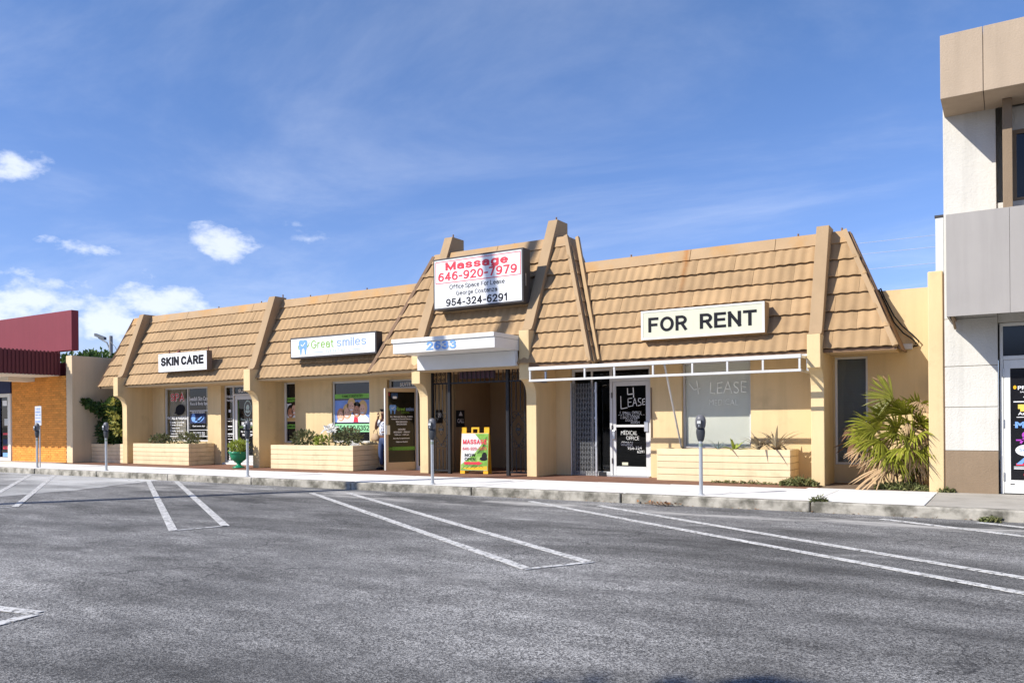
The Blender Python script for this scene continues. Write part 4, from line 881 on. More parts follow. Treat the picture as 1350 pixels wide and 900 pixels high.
for i in range(56): g.hexa([(-5.80, 16.335, .826+i*.031), (-4.47, 16.335, .826+i*.031), (-4.47, 16.337, .826+i*.031), (-5.80, 16.337, .826+i*.031), (-5.80, 16.323, .860+i*.031), (-4.47, 16.323, .860+i*.031), (-4.47, 16.325, .860+i*.031), (-5.80, 16.325, .860+i*.031)])
obj('venetian_blind', g, M['blind'], w, kind='stuff')
FN = front(16.302)
p = MB(); stripe(p, FN, [(-5.72, 2.12), (-5.62, 1.99), (-5.48, 2.02)], .022); stripe(p, FN, [(-5.56, 2.18), (-5.52, 1.90)], .022); obj('window_paint', p, M['faint'], w)
text(w, FN, 'LEASE', -5.28, -4.53, 1.90, 2.14, M['faint'], -.012, jit=.008)
text(w, FN, 'MEDICAL', -5.3, -4.7, 1.66, 1.78, M['faint'], -.015, jit=.008)
# narrow end window
w = window(-2.84, -2.26, .50, 2.52, 16.25, fw_=.04, fm='white', gm='glass', rails=())
g = MB()
for i in range(40): g.box(-2.80, -2.30, 16.32, 16.324, .55+i*.048, .596+i*.048)
obj('venetian_blind', g, M['greyblind'], w, kind='stuff')
p = MB(); p.box(-2.8, -2.3, 16.36, 16.365, .52, 2.5); obj('black_backing', p, M['dkblind'], w)

# entrance canopy with the street number, roller box below it
g = MB(); g.box(-11.83, -9.10, 14.05, 15.30, 2.905, 3.13); can = obj('entrance_canopy', g, M['white'], B, bevel=.006)
g = MB(); g.box(-11.85, -9.10, 14.02, 15.30, 3.135, 3.225); obj('canopy_coping', g, M['white'], can, bevel=.006)
sign_text(can, front(14.05), '2633', -10.90, -10.08, 2.94, 3.12, M['ltblue'], .19, h=.008)
g = MB(); g.box(-11.80, -9.11, 14.88, 14.99, 2.57, 2.90); obj('roller_box', g, M['shutter'], B, bevel=.01)
# conduit at the right end
g = MB(); g.box(-1.66, -1.50, 16.12, 16.195, 2.60, 2.70); obj('junction_box', g, M['panelgrey'], B, bevel=.01)
for pts in [[(-2.08, 16.17, 3.70), (-2.02, 16.15, 3.74), (-1.95, 16.14, 3.55), (-1.80, 16.13, 3.22), (-1.66, 16.12, 3.02), (-1.5, 16.12, 2.86), (-1.40, 16.13, 2.74), (-1.42, 16.15, 2.66), (-1.5, 16.17, 2.65)],
            [(-2.05, 16.17, 3.72), (-1.90, 16.15, 3.35), (-1.80, 16.14, 3.10), (-1.65, 16.13, 2.90), (-1.50, 16.13, 2.78), (-1.44, 16.14, 2.70), (-1.5, 16.17, 2.64)]]:
    g = MB(); g.tube(pts, .014, 6); obj('cable', g, M['wire'], B, smooth=True)

# ================================================================== SIGNS HUNG ON THE ROOF
def sign_box(name, label, x0, x1, z0, z1, y0, y1, fm, rim, facem, group='box signs mounted on the roof'):
    s = thing(name, label, 'sign', ((x0+x1)/2, (y0+y1)/2, z0), group)
    g = MB(); g.box(x0, x1, y0, y1, z0, z1); obj('sign_cabinet', g, M[fm], s, bevel=.008)
    F = front(y0)
    g = MB(); rect(g, F, x0+rim, x1-rim, z0+rim, z1-rim, .006, .005); obj('sign_face', g, M[facem], s)
    for q in (.2, .8):
        xx = x0+(x1-x0)*q; g = MB(); g.box(xx-.03, xx+.03, y1+.001, y1+.55*.5, z0+.08, z0+.13); g.box(xx-.02, xx+.02, y1+.001, y1+.5, z1-.12, z1-.08); obj('bracket', g, M['bronze'], s)
    return s, front(y0-.006)
s, F = sign_box('shop_sign', 'small white roof sign with bold dark SKIN CARE lettering', -21.87, -19.62, 2.93, 3.49, 15.1, 15.28, 'wood', .012, 'whitesign')
sign_text(s, F, 'SKIN CARE', -21.75, -19.76, 3.11, 3.375, M['char'], .27, gap=.07)
text(s, F, 'FACE & BODY SPA', -21.36, -20.24, 2.985, 3.055, M['silver'], -.004)
p = MB(); stripe(p, F, [(-21.84, 3.42), (-21.76, 3.46), (-21.66, 3.45)], .02); stripe(p, F, [(-19.85, 2.97), (-19.75, 3.0), (-19.68, 2.99)], .02); obj('logo', p, M['silver'], s)
for x, r_ in [(-21.0, .05), (-21.45, .02), (-19.66, .015)]:
    p = MB(); p.lathe([(r_*1.2, 0), (r_, .04), (r_*.5, .07), (.012, .09), (.01, .12)], (x, 15.18, 3.488), 8); obj('lamp_stub', p, mat('rust_red', (.22, .07, .05), .7), s)
s, F = sign_box('shop_sign', 'long white roof sign with green and blue Great smiles lettering and tooth logo', -16.23, -13.24, 3.065, 3.62, 15.1, 15.33, 'bronze', .042, 'whitesign')
tooth(s, F, -15.75, 3.355, .40)
sign_text(s, F, 'Great', -15.46, -14.66, 3.30, 3.51, M['ltgreen'], .115); sign_text(s, F, 'smiles', -14.56, -13.56, 3.305, 3.515, M['bluegrey'], .115)
sign_text(s, F, 'DENTAL', -14.92, -14.22, 3.165, 3.245, M['silver'], .12, gap=.3)
p = MB(); stripe(p, F, [(-15.42, 3.20), (-15.02, 3.20)], .012); stripe(p, F, [(-14.10, 3.205), (-13.62, 3.21)], .012); obj('rule', p, M['bluegrey'], s)
s, F = sign_box('shop_sign', 'large white roof sign advertising Massage in red above black office lease lines', -11.55, -9.08, 3.985, 5.18, 15.2, 15.5, 'bronze', .042, 'whitesign')
p = MB()
for a in [[(-11.47, 4.60), (-11.47, 5.10)], [(-9.15, 4.60), (-9.15, 5.10)], [(-11.475, 5.10), (-9.145, 5.10)], [(-11.475, 4.60), (-9.145, 4.60)]]: stripe(p, F, a, .016)
obj('red_border', p, M['red'], s)
sign_text(s, F, 'Massage', -11.20, -9.46, 4.885, 5.07, M['red'], .20); sign_text(s, F, '646-920-7979', -11.40, -9.24, 4.645, 4.845, M['red'], .17)
sign_text(s, F, 'Office Space For Lease', -11.08, -9.56, 4.44, 4.545, M['char'], .125); sign_text(s, F, 'George Costanza', -10.89, -9.76, 4.285, 4.385, M['char'], .125)
sign_text(s, F, '954-324-6291', -11.18, -9.50, 4.05, 4.225, M['char'], .17)
p = MB(); p.box(-9.085, -9.072, 15.28, 15.31, 4.35, 4.62); obj('access_plate', p, M['alum'], s)
s, F = sign_box('shop_sign', 'cream roof sign with big black FOR RENT lettering', -6.33, -3.87, 2.97, 3.555, 15.2, 15.52, 'trim_lt', .012, 'cream')
g = MB(); y = 15.196
for a in [(-6.325, -3.875, 2.975, 3.01), (-6.325, -3.875, 3.515, 3.55), (-6.325, -6.285, 3.01, 3.515), (-3.915, -3.875, 3.01, 3.515)]: rect(g, front(15.19), *a, .004, .012)
obj('sign_rim', g, M['white'], s)
sign_text(s, F, 'FOR', -6.17, -5.36, 3.12, 3.41, M['char'], .18, h=.006); sign_text(s, F, 'RENT', -5.11, -4.02, 3.12, 3.41, M['char'], .18, h=.006)

# ================================================================== BARE AWNING FRAME
a = thing('awning_frame', 'bare white tubular awning frame across the front of the leased unit', 'awning frame', (-5.8, 14.6, 2.2))
Y = 14.6
g = MB(); g.box(-8.60, -3.10, Y-.03, Y+.03, 2.425, 2.495); obj('top_rail', g, M['alumpaint'], a, bevel=.008)
g = MB(); g.box(-8.60, -3.10, Y-.022, Y+.022, 2.19, 2.235); obj('bottom_rail', g, M['alumpaint'], a, bevel=.008)
for x in (-8.575, -7.30, -6.65, -5.84, -5.06, -4.40, -3.76, -3.13):
    g = MB(); g.box(x-.016, x+.016, Y-.018, Y+.018, 2.236, 2.424); obj('upright', g, M['alumpaint'], a)
for x in (-8.575, -3.13):
    g = MB(); g.box(x-.02, x+.02, Y+.031, 15.29, 2.44, 2.48); g.box(x-.02, x+.02, Y+.026, 15.29, 2.19, 2.23); g.box(x-.02, x+.02, 15.25, 15.29, 2.231, 2.439); obj('return_rail', g, M['alum'], a)
g = MB(); g.tube([(-5.62, 14.63, 2.42), (-5.86, 16.18, .80)], .019, 8); obj('brace', g, M['alumpaint'], a)
g = MB(); g.box(-8.56, -3.12, 15.20, 15.24, 2.50, 2.535); obj('wall_rail', g, M['alumpaint'], a)

# ================================================================== GATES AND PASSAGE FITTINGS
gt = thing('security_gate', 'black wrought iron gate with scrollwork across the entrance passage', 'gate', (-10.45, 15.45, .145))
Y = 15.45
for x, w_ in [(-11.79, .05), (-11.29, .075), (-9.66, .075), (-9.13, .05)]:
    g = MB(); g.box(x-w_/2, x+w_/2, Y-w_/2, Y+w_/2, .1445, 2.60); obj('gate_post', g, M['black'], gt)
for z in (2.26, 2.575):
    g = MB(); g.box(-11.77, -9.15, Y-.018, Y+.018, z, z+.035); obj('rail', g, M['black'], gt)
for x in [-11.66+.125*i for i in range(21)]:
    if min(abs(x+11.29), abs(x+9.66)) < .06: continue
    g = MB(); g.box(x-.008, x+.008, Y-.008, Y+.008, 2.295, 2.575); obj('bar', g, M['black'], gt)
def scroll(mb, cx, cz, r, turns=1.4, sgn=1, flip=1):
    pts = []
    for i in range(22):
        t = i/21; q = t*turns*2*math.pi; rr = r*(1-.72*t); pts.append((cx+sgn*rr*math.cos(q), Y, cz+flip*rr*math.sin(q)))
    mb.tube(pts, .008, 5)
for xa, xb in [(-11.76, -11.33), (-9.62, -9.16)]:
    for z in (.20, .30):
        if z == .20:
            g = MB(); g.box(xa, xb, Y-.015, Y+.015, z, z+.04); obj('rail', g, M['black'], gt)
    n = 4
    for i in range(n):
        x = xa+(xb-xa)*(i+.5)/n; g = MB()
        if i in (0, n-1): g.box(x-.009, x+.009, Y-.009, Y+.009, .24, 2.26)
        else: g.box(x-.009, x+.009, Y-.009, Y+.009, .24, .72); g.box(x-.009, x+.009, Y-.009, Y+.009, 1.62, 2.26)
        obj('bar', g, M['black'], gt)
    mid = (xa+xb)/2; w_ = (xb-xa)/4
    for cz, fl in [(1.50, 1), (.86, -1)]:
        for sg in (1, -1):
            g = MB(); scroll(g, mid+sg*w_*.85, cz, w_*.9, 1.3, -sg, fl); obj('scroll', g, M['black'], gt)
    for sg in (1, -1):
        pts = [(mid+sg*.19*math.sin(t*math.pi)*(1-.25*math.cos(t*2*math.pi)), Y, .80+.76*t) for t in [i/16 for i in range(17)]]
        g = MB(); g.tube(pts, .008, 5); obj('scroll', g, M['black'], gt)
        pts = [(mid+sg*.07*math.sin(t*math.pi), Y, 1.05+.28*t) for t in [i/10 for i in range(11)]]
        g = MB(); g.tube(pts, .008, 5); obj('scroll', g, M['black'], gt)
    g = MB(); g.box(mid-.05, mid+.05, Y-.012, Y+.012, 1.16, 1.22); obj('boss', g, M['black'], gt)
for x in (-11.7, -11.58, -11.46, -9.5, -9.36, -9.24):
    g = MB(); scroll(g, x, 2.49, .045, 1.2, 1, 1); scroll(g, x, 2.37, .045, 1.2, -1, -1); obj('scroll', g, M['black'], gt)
g = MB(); g.box(-11.02, -10.02, Y+.025, Y+.05, 2.37, 2.575); tag(obj('plaque', g, M['purple']), 'plain dark plum plaque fixed on the gate header over the entrance', 'plaque')
b1 = thing('wall_plaque', 'black wall sign with white marks just inside the gate, nearer the street', 'plaque', (-11.81, 15.72, 1.34), 'black wall signs in the passage')
FP = Frame((-11.815, 0, 0), (0, 1, 0), (1, 0, 0))
g = MB(); rect(g, FP, 15.58, 15.86, 1.34, 1.66, .02, .018); obj('board', g, M['black'], b1); text(b1, FP, '1', 15.66, 15.76, 1.48, 1.60, M['paper'], .03, h=.024)
b2 = thing('wall_plaque', 'taller black wall sign lettered CALL behind the left post of the gate', 'plaque', (-11.81, 16.24, 1.24), 'black wall signs in the passage')
FP2 = Frame((-11.815, 0, 0), (0, 1, 0), (1, 0, 0))
g = MB(); rect(g, FP2, 16.43, 16.78, 1.24, 1.66, .02, .018); obj('board', g, M['black'], b2)
g = MB(); poly(g, FP2, [(16.52, 1.52), (16.69, 1.52), (16.66, 1.57), (16.605, 1.64), (16.55, 1.57)], .024); obj('decal', g, M['paper'], b2); text(b2, FP2, 'CALL', 16.46, 16.75, 1.34, 1.45, M['paper'], .03, h=.024)

lg = thing('folding_gate', 'grey scissor lattice security gate folded beside the LEASE door', 'gate', (-8.2, 16.18, .145))
def lattice(x0, x1, z0, z1, y, nx):
    dx = (x1-x0)/nx
    for i in range(nx+1):
        g = MB(); x = x0+i*dx; g.box(x-.006, x+.006, y-.006, y+.006, z0, z1); obj('upright', g, M['steel'], lg)
    for i in range(nx):
        g = MB(); xa = x0+i*dx; z = z0; fl = i % 2
        while z < z1-.06:
            a_, b_ = ((xa, xa+dx) if fl else (xa+dx, xa)); g.hexa([(a_-.003, y-.010, z), (a_+.003, y-.010, z), (a_+.003, y-.007, z), (a_-.003, y-.007, z), (b_-.003, y-.010, z+.11), (b_+.003, y-.010, z+.11), (b_+.003, y-.007, z+.11), (b_-.003, y-.007, z+.11)])
            z += .11; fl = 1-fl
        obj('lattice_strip', g, M['steel'], lg)
lattice(-8.40, -7.84, .17, 2.20, 16.17, 14)
g = MB(); g.box(-7.83, -7.79, 16.15, 16.19, .145, 2.22); obj('lead_post', g, M['alum'], lg)
g = MB(); g.box(-8.44, -8.415, 16.15, 16.19, .145, 2.22); obj('lead_post', g, M['alum'], lg)
for z in (.22, .8, 1.4, 2.0):
    g = MB(); g.box(-7.835, -7.785, 16.13, 16.149, z, z+.05); obj('catch', g, M['alum'], lg)
g = MB(); g.box(-7.74, -7.58, 16.14, 16.19, .145, .24); obj('floor_latch', g, M['black'], lg)

# A-frame sandwich board
sb = thing('sandwich_board', 'yellow A-frame pavement sign lettered MASSAGE in the entrance passage', 'sandwich board', (-10.72, 15.66, .1445))
u = Vector((1, .16, 0)).normalized(); nrm = Vector((u.y, -u.x, 0)); o_ = Vector((-11.08, 15.56, 0))
class Tilt(Frame):
    def __init__(s, sg): s.sg = sg
    def p(s, a, z, h=0.0):
        back = (z-.145)*.09
        return o_+u*a+Vector((0, 0, z))+nrm*(s.sg*(-back+.11)+s.sg*h - .11)
FT = Tilt(1); FB = Tilt(-1)
for FF in (FT, FB):
    g = MB(); rect(g, FF, 0, .72, .215, 1.10, 0, .02); obj('panel', g, M['yellow'], sb, bevel=.006)
    for a_ in (0, .60): 
        g = MB(); rect(g, FF, a_, a_+.12, .148, .215, 0, .025); obj('foot', g, M['yellow'], sb)
    for a_, b_ in ((.0, .13), (.59, .72)):
        g = MB(); rect(g, FF, a_, b_, 1.10, 1.235, 0, .03); obj('shoulder', g, M['yellow'], sb)
g = MB()
for a_ in [(.26, .30, 1.10, 1.235), (.42, .46, 1.10, 1.235), (.30, .42, 1.195, 1.235)]: rect(g, FT, *a_, 0, .03)
obj('carry_handle', g, M['yellow'], sb)
g = MB(); rect(g, FT, .012, .708, .225, 1.09, .006, .005); obj('poster', g, mat('poster_grey', (.62, .62, .60), .5, .12, 5), sb)
g = MB(); poly(g, FT, [(.36, 1.085), (.705, 1.085), (.705, .23), (.015, .23), (.015, .36), (.34, .60), (.56, .86)], .0075); obj('poster', g, mat('poster_green', (.17, .36, .05), .5, .35, 9, col2=(.55, .66, .30), c2amt=.8, c2scale=7), sb)
g = MB(); poly(g, FT, [(.03, .28), (.25, .24), (.69, .24), (.69, .33), (.35, .30)], .008); obj('poster', g, M['yellow'], sb)
g = MB()
for q in range(7): stripe(g, FT, [(.42+.03*q, .62), (.55+.01*q, .75+.02*q), (.66, .80+.035*q)], .010, .009)
for q in range(4): stripe(g, FT, [(.06+.1*q, .27), (.16+.1*q, .36), (.36+.08*q, .30)], .010, .009)
obj('poster', g, M['leafdk'], sb)
g = MB(); disc(g, FT, .62, .56, .07, .09, .009); disc(g, FT, .60, .50, .10, .05, .0095); obj('poster', g, M['char'], sb)
sign_text(sb, FT, 'MASSAGE', .05, .67, .84, .95, M['red'], .22, h=.012); sign_text(sb, FT, '646-920-7979', .05, .67, .70, .77, M['red'], .13, h=.012)
sign_text(sb, FT, 'NOW', .11, .39, .545, .62, M['char'], .17, h=.012); sign_text(sb, FT, 'OPEN', .11, .39, .45, .525, M['char'], .17, h=.012)
g = MB(); rect(g, FT, .10, .45, .365, .425, .012, .002); poly(g, FT, [(.45, .345), (.58, .395), (.45, .445)], .012); obj('red_arrow', g, M['red'], sb)

# ================================================================== PLANTERS
def planter(label, x0, x1, y0, y1, zt, group='block planters along the shop front'):
    t = thing('planter', label, 'planter', ((x0+x1)/2, (y0+y1)/2, .1445), group)
    g = MB(); g.box(x0+.02, x1-.02, y0+.02, y1, .1445, zt-.10); obj('core', g, M['mortar'], t)
    g = MB(); g.box(x0+.10, x1-.10, y0+.10, y1-.02, zt-.099, zt-.05); obj('soil', g, M['soil'], t)
    n = 5; h = (zt-.146)/n
    for i in range(n):
        g = MB(); za, zb = .146+i*h+.004, .146+(i+1)*h-.004; j = rg.uniform(-.002, .002)
        if i < n-1: g.box(x0+j, x1-j, y0+j, y1, za, zb)
        else: g.box(x0, x1, y0, y0+.10, za, zb); g.box(x0, x0+.10, y0+.10, y1, za, zb); g.box(x1-.10, x1, y0+.10, y1, za, zb)
        obj('block_course', g, M['block'], t, bevel=.006)
    return t
planter('tan block planter under the SPA window with low green plants', -23.45, -20.72, 15.28, 16.19, .79)
planter('tan block planter below the FAMILY DENTISTRY window', -17.15, -14.15, 15.22, 16.19, .79)
planter('tan block planter under the wide blind-hung window', -6.13, -3.50, 15.48, 16.19, .79)
planter('shaded block planter in the far left corner under the big shrub', -25.85, -24.06, 15.35, 16.19, .76)

# ---- planting
rp = random.Random(11)
def bush(name, label, cat, c, rad, n, size, m, stems=5, group=None, rseed=1, hollow=.2):
    r_ = random.Random(rseed); t = thing(name, label, cat, (c[0], c[1], c[2]-rad[2]), group); b0 = Vector((c[0], c[1], c[2]-rad[2]))
    for i in range(stems):
        g = MB(); e = Vector((c[0]+r_.uniform(-.7, .7)*rad[0], c[1]+r_.uniform(-.7, .7)*rad[1], c[2]+r_.uniform(-.2, .6)*rad[2]))
        g.tube([tuple(b0+Vector((r_.uniform(-.1, .1)*rad[0], 0, 0))), tuple(b0.lerp(e, .5)+Vector((0, 0, .02))), tuple(e)], .008, 5, .004); obj('stem', g, M['bark'], t)
    g = MB(); leaf_cloud(g, c, rad, n, size, r_, hollow); obj('foliage', g, M[m], t, kind='stuff'); return t
bush('small_shrub', 'low green shrub at the left end of the planter under the SPA window', 'shrub', (-22.72, 15.72, .90), (.42, .22, .15), 260, .10, 'leafgrey', group='low shrubs in the planters', rseed=1)
bush('small_shrub', 'low green shrub at the right end of the planter under the SPA window', 'shrub', (-21.28, 15.72, .91), (.48, .22, .17), 300, .10, 'leafgrey', group='low shrubs in the planters', rseed=2)
bush('small_shrub', 'olive mounded shrub at the left end of the dental planter', 'shrub', (-16.32, 15.66, .95), (.44, .28, .21), 380, .10, 'leafgrey', group='low shrubs in the planters', rseed=3)
bush('small_shrub', 'olive mounded shrub at the right end of the dental planter', 'shrub', (-14.82, 15.66, .97), (.58, .28, .23), 460, .10, 'leafgrey', group='low shrubs in the planters', rseed=4)
bush('small_shrub', 'pale green tuft in the middle of the dental planter', 'shrub', (-15.66, 15.62, .88), (.17, .15, .14), 90, .11, 'bromgreen', 2, group='low shrubs in the planters', rseed=5)
bush('small_shrub', 'small scrap of greenery in the middle of the SPA planter', 'shrub', (-22.05, 15.7, .82), (.16, .12, .08), 50, .09, 'leafgrey', 2, group='low shrubs in the planters', rseed=6)
fl = thing('white_flower', 'spidery white flower head rising from the dental planter', 'flower', (-15.25, 15.5, .74))
g = MB(); g.tube([(-15.25, 15.5, .74), (-15.24, 15.5, 1.0), (-15.22, 15.49, 1.22)], .012, 6); obj('stalk', g, M['bromgreen'], fl)
g = MB()
for _ in range(46):
    d = Vector((rp.gauss(0, 1), rp.gauss(0, .7), rp.gauss(.1, .7))).normalized(); g.leaf(Vector((-15.22+rp.uniform(-.12, .16), 15.48, 1.2+rp.uniform(-.06, .06))), d, .022, rp.uniform(.12, .22), Vector((0, -1, .3)))
obj('petals', g, M['petal'], fl, kind='stuff')
g = MB()
for _ in range(26):
    d = Vector((rp.gauss(0, 1), rp.gauss(0, .7), rp.gauss(.2, .4))).normalized(); g.leaf(Vector((-14.32+rp.uniform(-.14, .12), 15.5, .80)), d, .022, rp.uniform(.08, .15), Vector((0, -1, .3)))
tag(obj('white_flower', g, M['petal']), 'low cluster of white petals at the right end of the dental planter', 'flower')
def strap_leaf(mb, b, az, ln, el, curl, w, segs=6):
    p = Vector(b); h = Vector((math.cos(az), math.sin(az), 0)); sd = Vector((-h.y, h.x, 0)); e = el; vs = []
    for i in range(segs+1):
        t = i/segs; ww = w*(.65+.6*t-1.25*t*t)+.002
        up_ = Vector((0, 0, 1))*math.cos(e)-h*math.sin(e)
        vs += [p-sd*ww+up_*ww*.35, p, p+sd*ww+up_*ww*.35]
        p = p+(h*math.cos(e)+Vector((0, 0, 1))*math.sin(e))*ln/segs; e -= curl/segs
    fs = []
    for i in range(segs):
        for q in (0, 1): fs.append((i*3+q, i*3+q+1, i*3+q+4, i*3+q+3))
    mb.add(vs, fs)
def rosette(name, label, c, n, ln, m, w=.03, el=(.5, 1.35), curl=.8, group='bromeliads in the right planter', seed=1):
    r_ = random.Random(seed); t = thing(name, label, 'plant', c, group)
    for i in range(n):
        g = MB(); strap_leaf(g, c, i*2.4+r_.uniform(-.3, .3), ln*r_.uniform(.7, 1.15), r_.uniform(*el), curl*r_.uniform(.6, 1.4), w); obj('leaf', g, M[m], t)
    return t
rosette('bromeliad', 'dusty bromeliad, the smaller of the two at the right end of the planter', (-4.16, 15.78, .76), 17, .42, 'brom', .032, seed=3)
rosette('bromeliad', 'tall red-streaked bromeliad by the right end of the planter', (-3.82, 15.72, .76), 22, .58, 'brom', .036, seed=5)
rosette('bromeliad', 'thin silvery bromeliad behind the parking meter by the wide window', (-4.98, 15.85, .76), 12, .32, 'silver', .015, seed=7)
rosette('fern', 'yellow-green strap-leaved plant in the middle of the right planter', (-4.62, 15.72, .75), 14, .42, 'bromgreen', .034, (.2, .9), .5, None, 9)
# big corner shrub
cs = thing('corner_shrub', 'large dark green shrub with yellow tips filling the left corner', 'shrub', (-24.95, 15.8, .68))
for e in [(-25.6, 15.6, 1.9), (-25.2, 15.7, 1.7), (-24.6, 15.7, 1.9), (-24.4, 15.5, 1.4), (-25.4, 15.5, 1.2), (-26.0, 15.5, 2.2)]:
    g = MB(); g.tube([(-24.95, 15.8, .66), tuple(Vector((-24.95, 15.8, .66)).lerp(Vector(e), .5)+Vector((0, 0, .1))), e], .02, 6, .007); obj('stem', g, M['bark'], cs)
r_ = random.Random(21); g = MB()
leaf_cloud(g, (-24.90, 15.68, 1.15), (.90, .48, .58), 1900, .13, r_, .25); leaf_cloud(g, (-24.75, 15.7, 1.75), (.62, .38, .38), 800, .13, r_, .2); leaf_cloud(g, (-25.25, 15.5, 1.85), (.40, .3, .28), 330, .13, r_, .1)
obj('foliage', g, M['leafdk'], cs, kind='stuff')
g = MB()
for i in range(16):
    t = i/15; leaf_cloud(g, (-25.30-.80*t, 15.35-.25*t, 1.75+.62*t-.12*t*t), (.17*(1-.5*t), .14, .12*(1-.4*t)), 34, .12, r_, 0)
leaf_cloud(g, (-24.85, 15.5, 2.05), (.22, .2, .22), 120, .12, r_, 0)
obj('spray', g, M['leaf'], cs, kind='stuff')
g = MB()
for c in [(-24.72, 15.32, 1.72), (-24.38, 15.28, 1.58), (-24.42, 15.26, 1.32), (-24.78, 15.35, 1.42), (-24.28, 15.3, 1.15), (-24.55, 15.3, 2.05)]: leaf_cloud(g, c, (.14, .10, .12), 34, .12, r_, 0)
obj('pale_leaves', g, M['leafyel'], cs, kind='stuff')
# urn
ur = thing('urn', 'green glazed urn planter standing in front of the skin care door', 'urn', (-18.20, 15.02, .1445))
g = MB(); g.lathe([(.17, 0), (.17, .03), (.12, .05), (.06, .09), (.055, .13), (.10, .17), (.19, .24), (.235, .34), (.245, .40), (.27, .42), (.27, .45), (.235, .455), (.22, .40), (.05, .38)], (-18.20, 15.02, .1445), 28); obj('bowl', g, M['urn'], ur, smooth=True)
g = MB(); g.lathe([(.02, 0), (.215, .005)], (-18.2, 15.02, .555), 16); obj('soil', g, M['soil'], ur)
bush('urn_plant', 'round yellow-green plant growing in the green urn', 'plant', (-18.18, 15.0, .72), (.30, .26, .19), 520, .085, 'bromgreen', 6, rseed=31, hollow=.3)

# ---- fan palm at the right end
def frond(parent, base, tip, fr, m, droop=.5, spread=2.6, n=22, facing=None, bend=.12, seed=0, web=.5, axis=None):
    r_ = random.Random(seed); b = Vector(base); h = Vector(tip); ax = Vector(axis).normalized() if axis else (h-b).normalized()
    fn = Vector(facing) if facing else Vector((0, -1, .4))
    fn = (fn-ax*fn.dot(ax)).normalized(); sd = ax.cross(fn)
    g = MB(); mid = b.lerp(h, .5)+Vector((0, 0, bend)); g.tube([tuple(b), tuple(mid), tuple(h)], .014, 5, .009)
    for i in range(n):
        a0_ = -spread/2+spread*i/n; a1_ = a0_+spread/n; am = (a0_+a1_)/2
        dd = 'dead' in M[m].name or 'straw' in M[m].name or 'brown' in M[m].name; L_ = fr*(.62+.38*math.cos(am*.62))*(r_.uniform(.55, 1.1) if dd else r_.uniform(.84, 1.06)); sag = droop*r_.uniform(.5, 1.5); tw = r_.gauss(0, .13) if dd else r_.uniform(-.12, .12)
        vs = []; segs = 6
        for s in range(segs+1):
            t = s/segs; rr = L_*t
            wfull = min(rr, L_*web)*math.tan((a1_-a0_)/2)*1.02*(1 if t <= web else max(.0, 1-((t-web)/(1-web))**1.3))+.0015
            d = ax*math.cos(am+tw*t)+sd*math.sin(am+tw*t); side = -ax*math.sin(am)+sd*math.cos(am)
            c = h+d*rr+fn*(.04*math.sin(t*2))-Vector((0, 0, 1))*sag*fr*(t**2.2)
            vs += [c-side*wfull-fn*wfull*.35, c, c+side*wfull-fn*wfull*.35]
        fs = []
        for s in range(segs):
            for q in (0, 1): fs.append((s*3+q, s*3+q+1, s*3+q+4, s*3+q+3))
        g.add(vs, fs)
    return obj('frond', g, M[m], parent)
pm = thing('fan_palm', 'shaggy fan palm with green and straw-brown fronds by the narrow right end wall', 'palm', (-1.62, 15.75, .15))
g = MB(); g.tube([(-1.55, 15.85, .12), (-1.55, 15.82, .5), (-1.52, 15.78, .95)], .12, 10, .09); obj('trunk', g, M['bark'], pm)
C0 = (-1.53, 15.78, .95)
frond(pm, C0, (-1.74, 15.40, 1.72), .50, 'palm', .02, 2.5, 24, (.25, -1, .05), .05, 38, .62, (-1, .05, .22))      # the tall fan standing out to the left
G = [((-1.88, 15.45, 1.36), .44, .28, 2.3, None), ((-1.55, 15.35, 1.42), .46, .28, 2.6, (0, -1, .3)), ((-1.34, 15.35, 1.50), .42, .28, 2.6, (0, -1, .3)),
     ((-1.42, 15.2, 1.30), .44, .40, 2.6, (0, -1, .6)), ((-1.72, 15.2, 1.22), .50, .35, 2.5, (0, -1, .6)), ((-2.02, 15.25, 1.16), .58, .30, 2.2, (0, -1, .8)), ((-1.60, 15.05, 1.06), .48, .42, 2.7, (0, -1, .5)),
     ((-1.36, 15.1, 1.05), .44, .45, 2.6, (0, -1, .5)), ((-1.90, 15.1, .96), .56, .34, 2.3, (0, -1, .8)), ((-1.52, 15.0, .86), .48, .45, 2.7, (0, -1, .4)), ((-1.30, 15.35, 1.26), .42, .34, 2.4, (0, -1, .3)),
     ((-1.70, 15.5, 1.50), .36, .3, 2.4, (0, -1, .3)), ((-2.08, 15.35, 1.02), .50, .25, 2.0, (0, -1, .7)), ((-1.74, 15.02, .78), .46, .45, 2.4, (0, -1, .5)), ((-1.48, 15.4, 1.22), .46, .3, 2.8, (0, -1, .2)), ((-1.26, 15.2, .88), .40, .5, 2.2, (0, -1, .4))]
G += [((-1.95, 15.55, 1.22), .44, .2, 2.6, (.3, -1, .25)), ((-1.70, 15.55, 1.12), .46, .2, 2.8, (.3, -1, .25)), ((-1.48, 15.5, 1.02), .44, .25, 2.8, (.3, -1, .25)), ((-1.32, 15.5, 1.22), .40, .25, 2.6, (.3, -1, .25)),
      ((-1.86, 15.45, .86), .46, .3, 2.6, (.3, -1, .3)), ((-1.58, 15.35, .72), .42, .35, 2.8, (.3, -1, .3)), ((-1.30, 15.4, .68), .38, .35, 2.6, (.3, -1, .3)), ((-1.55, 15.6, 1.42), .40, .2, 2.8, (.3, -1, .2))]
for i, (t, fr, dr, sp, fc) in enumerate(G): frond(pm, C0, t, fr*1.12, 'palm', dr, sp, 19, fc, .10, 40+i, .58)
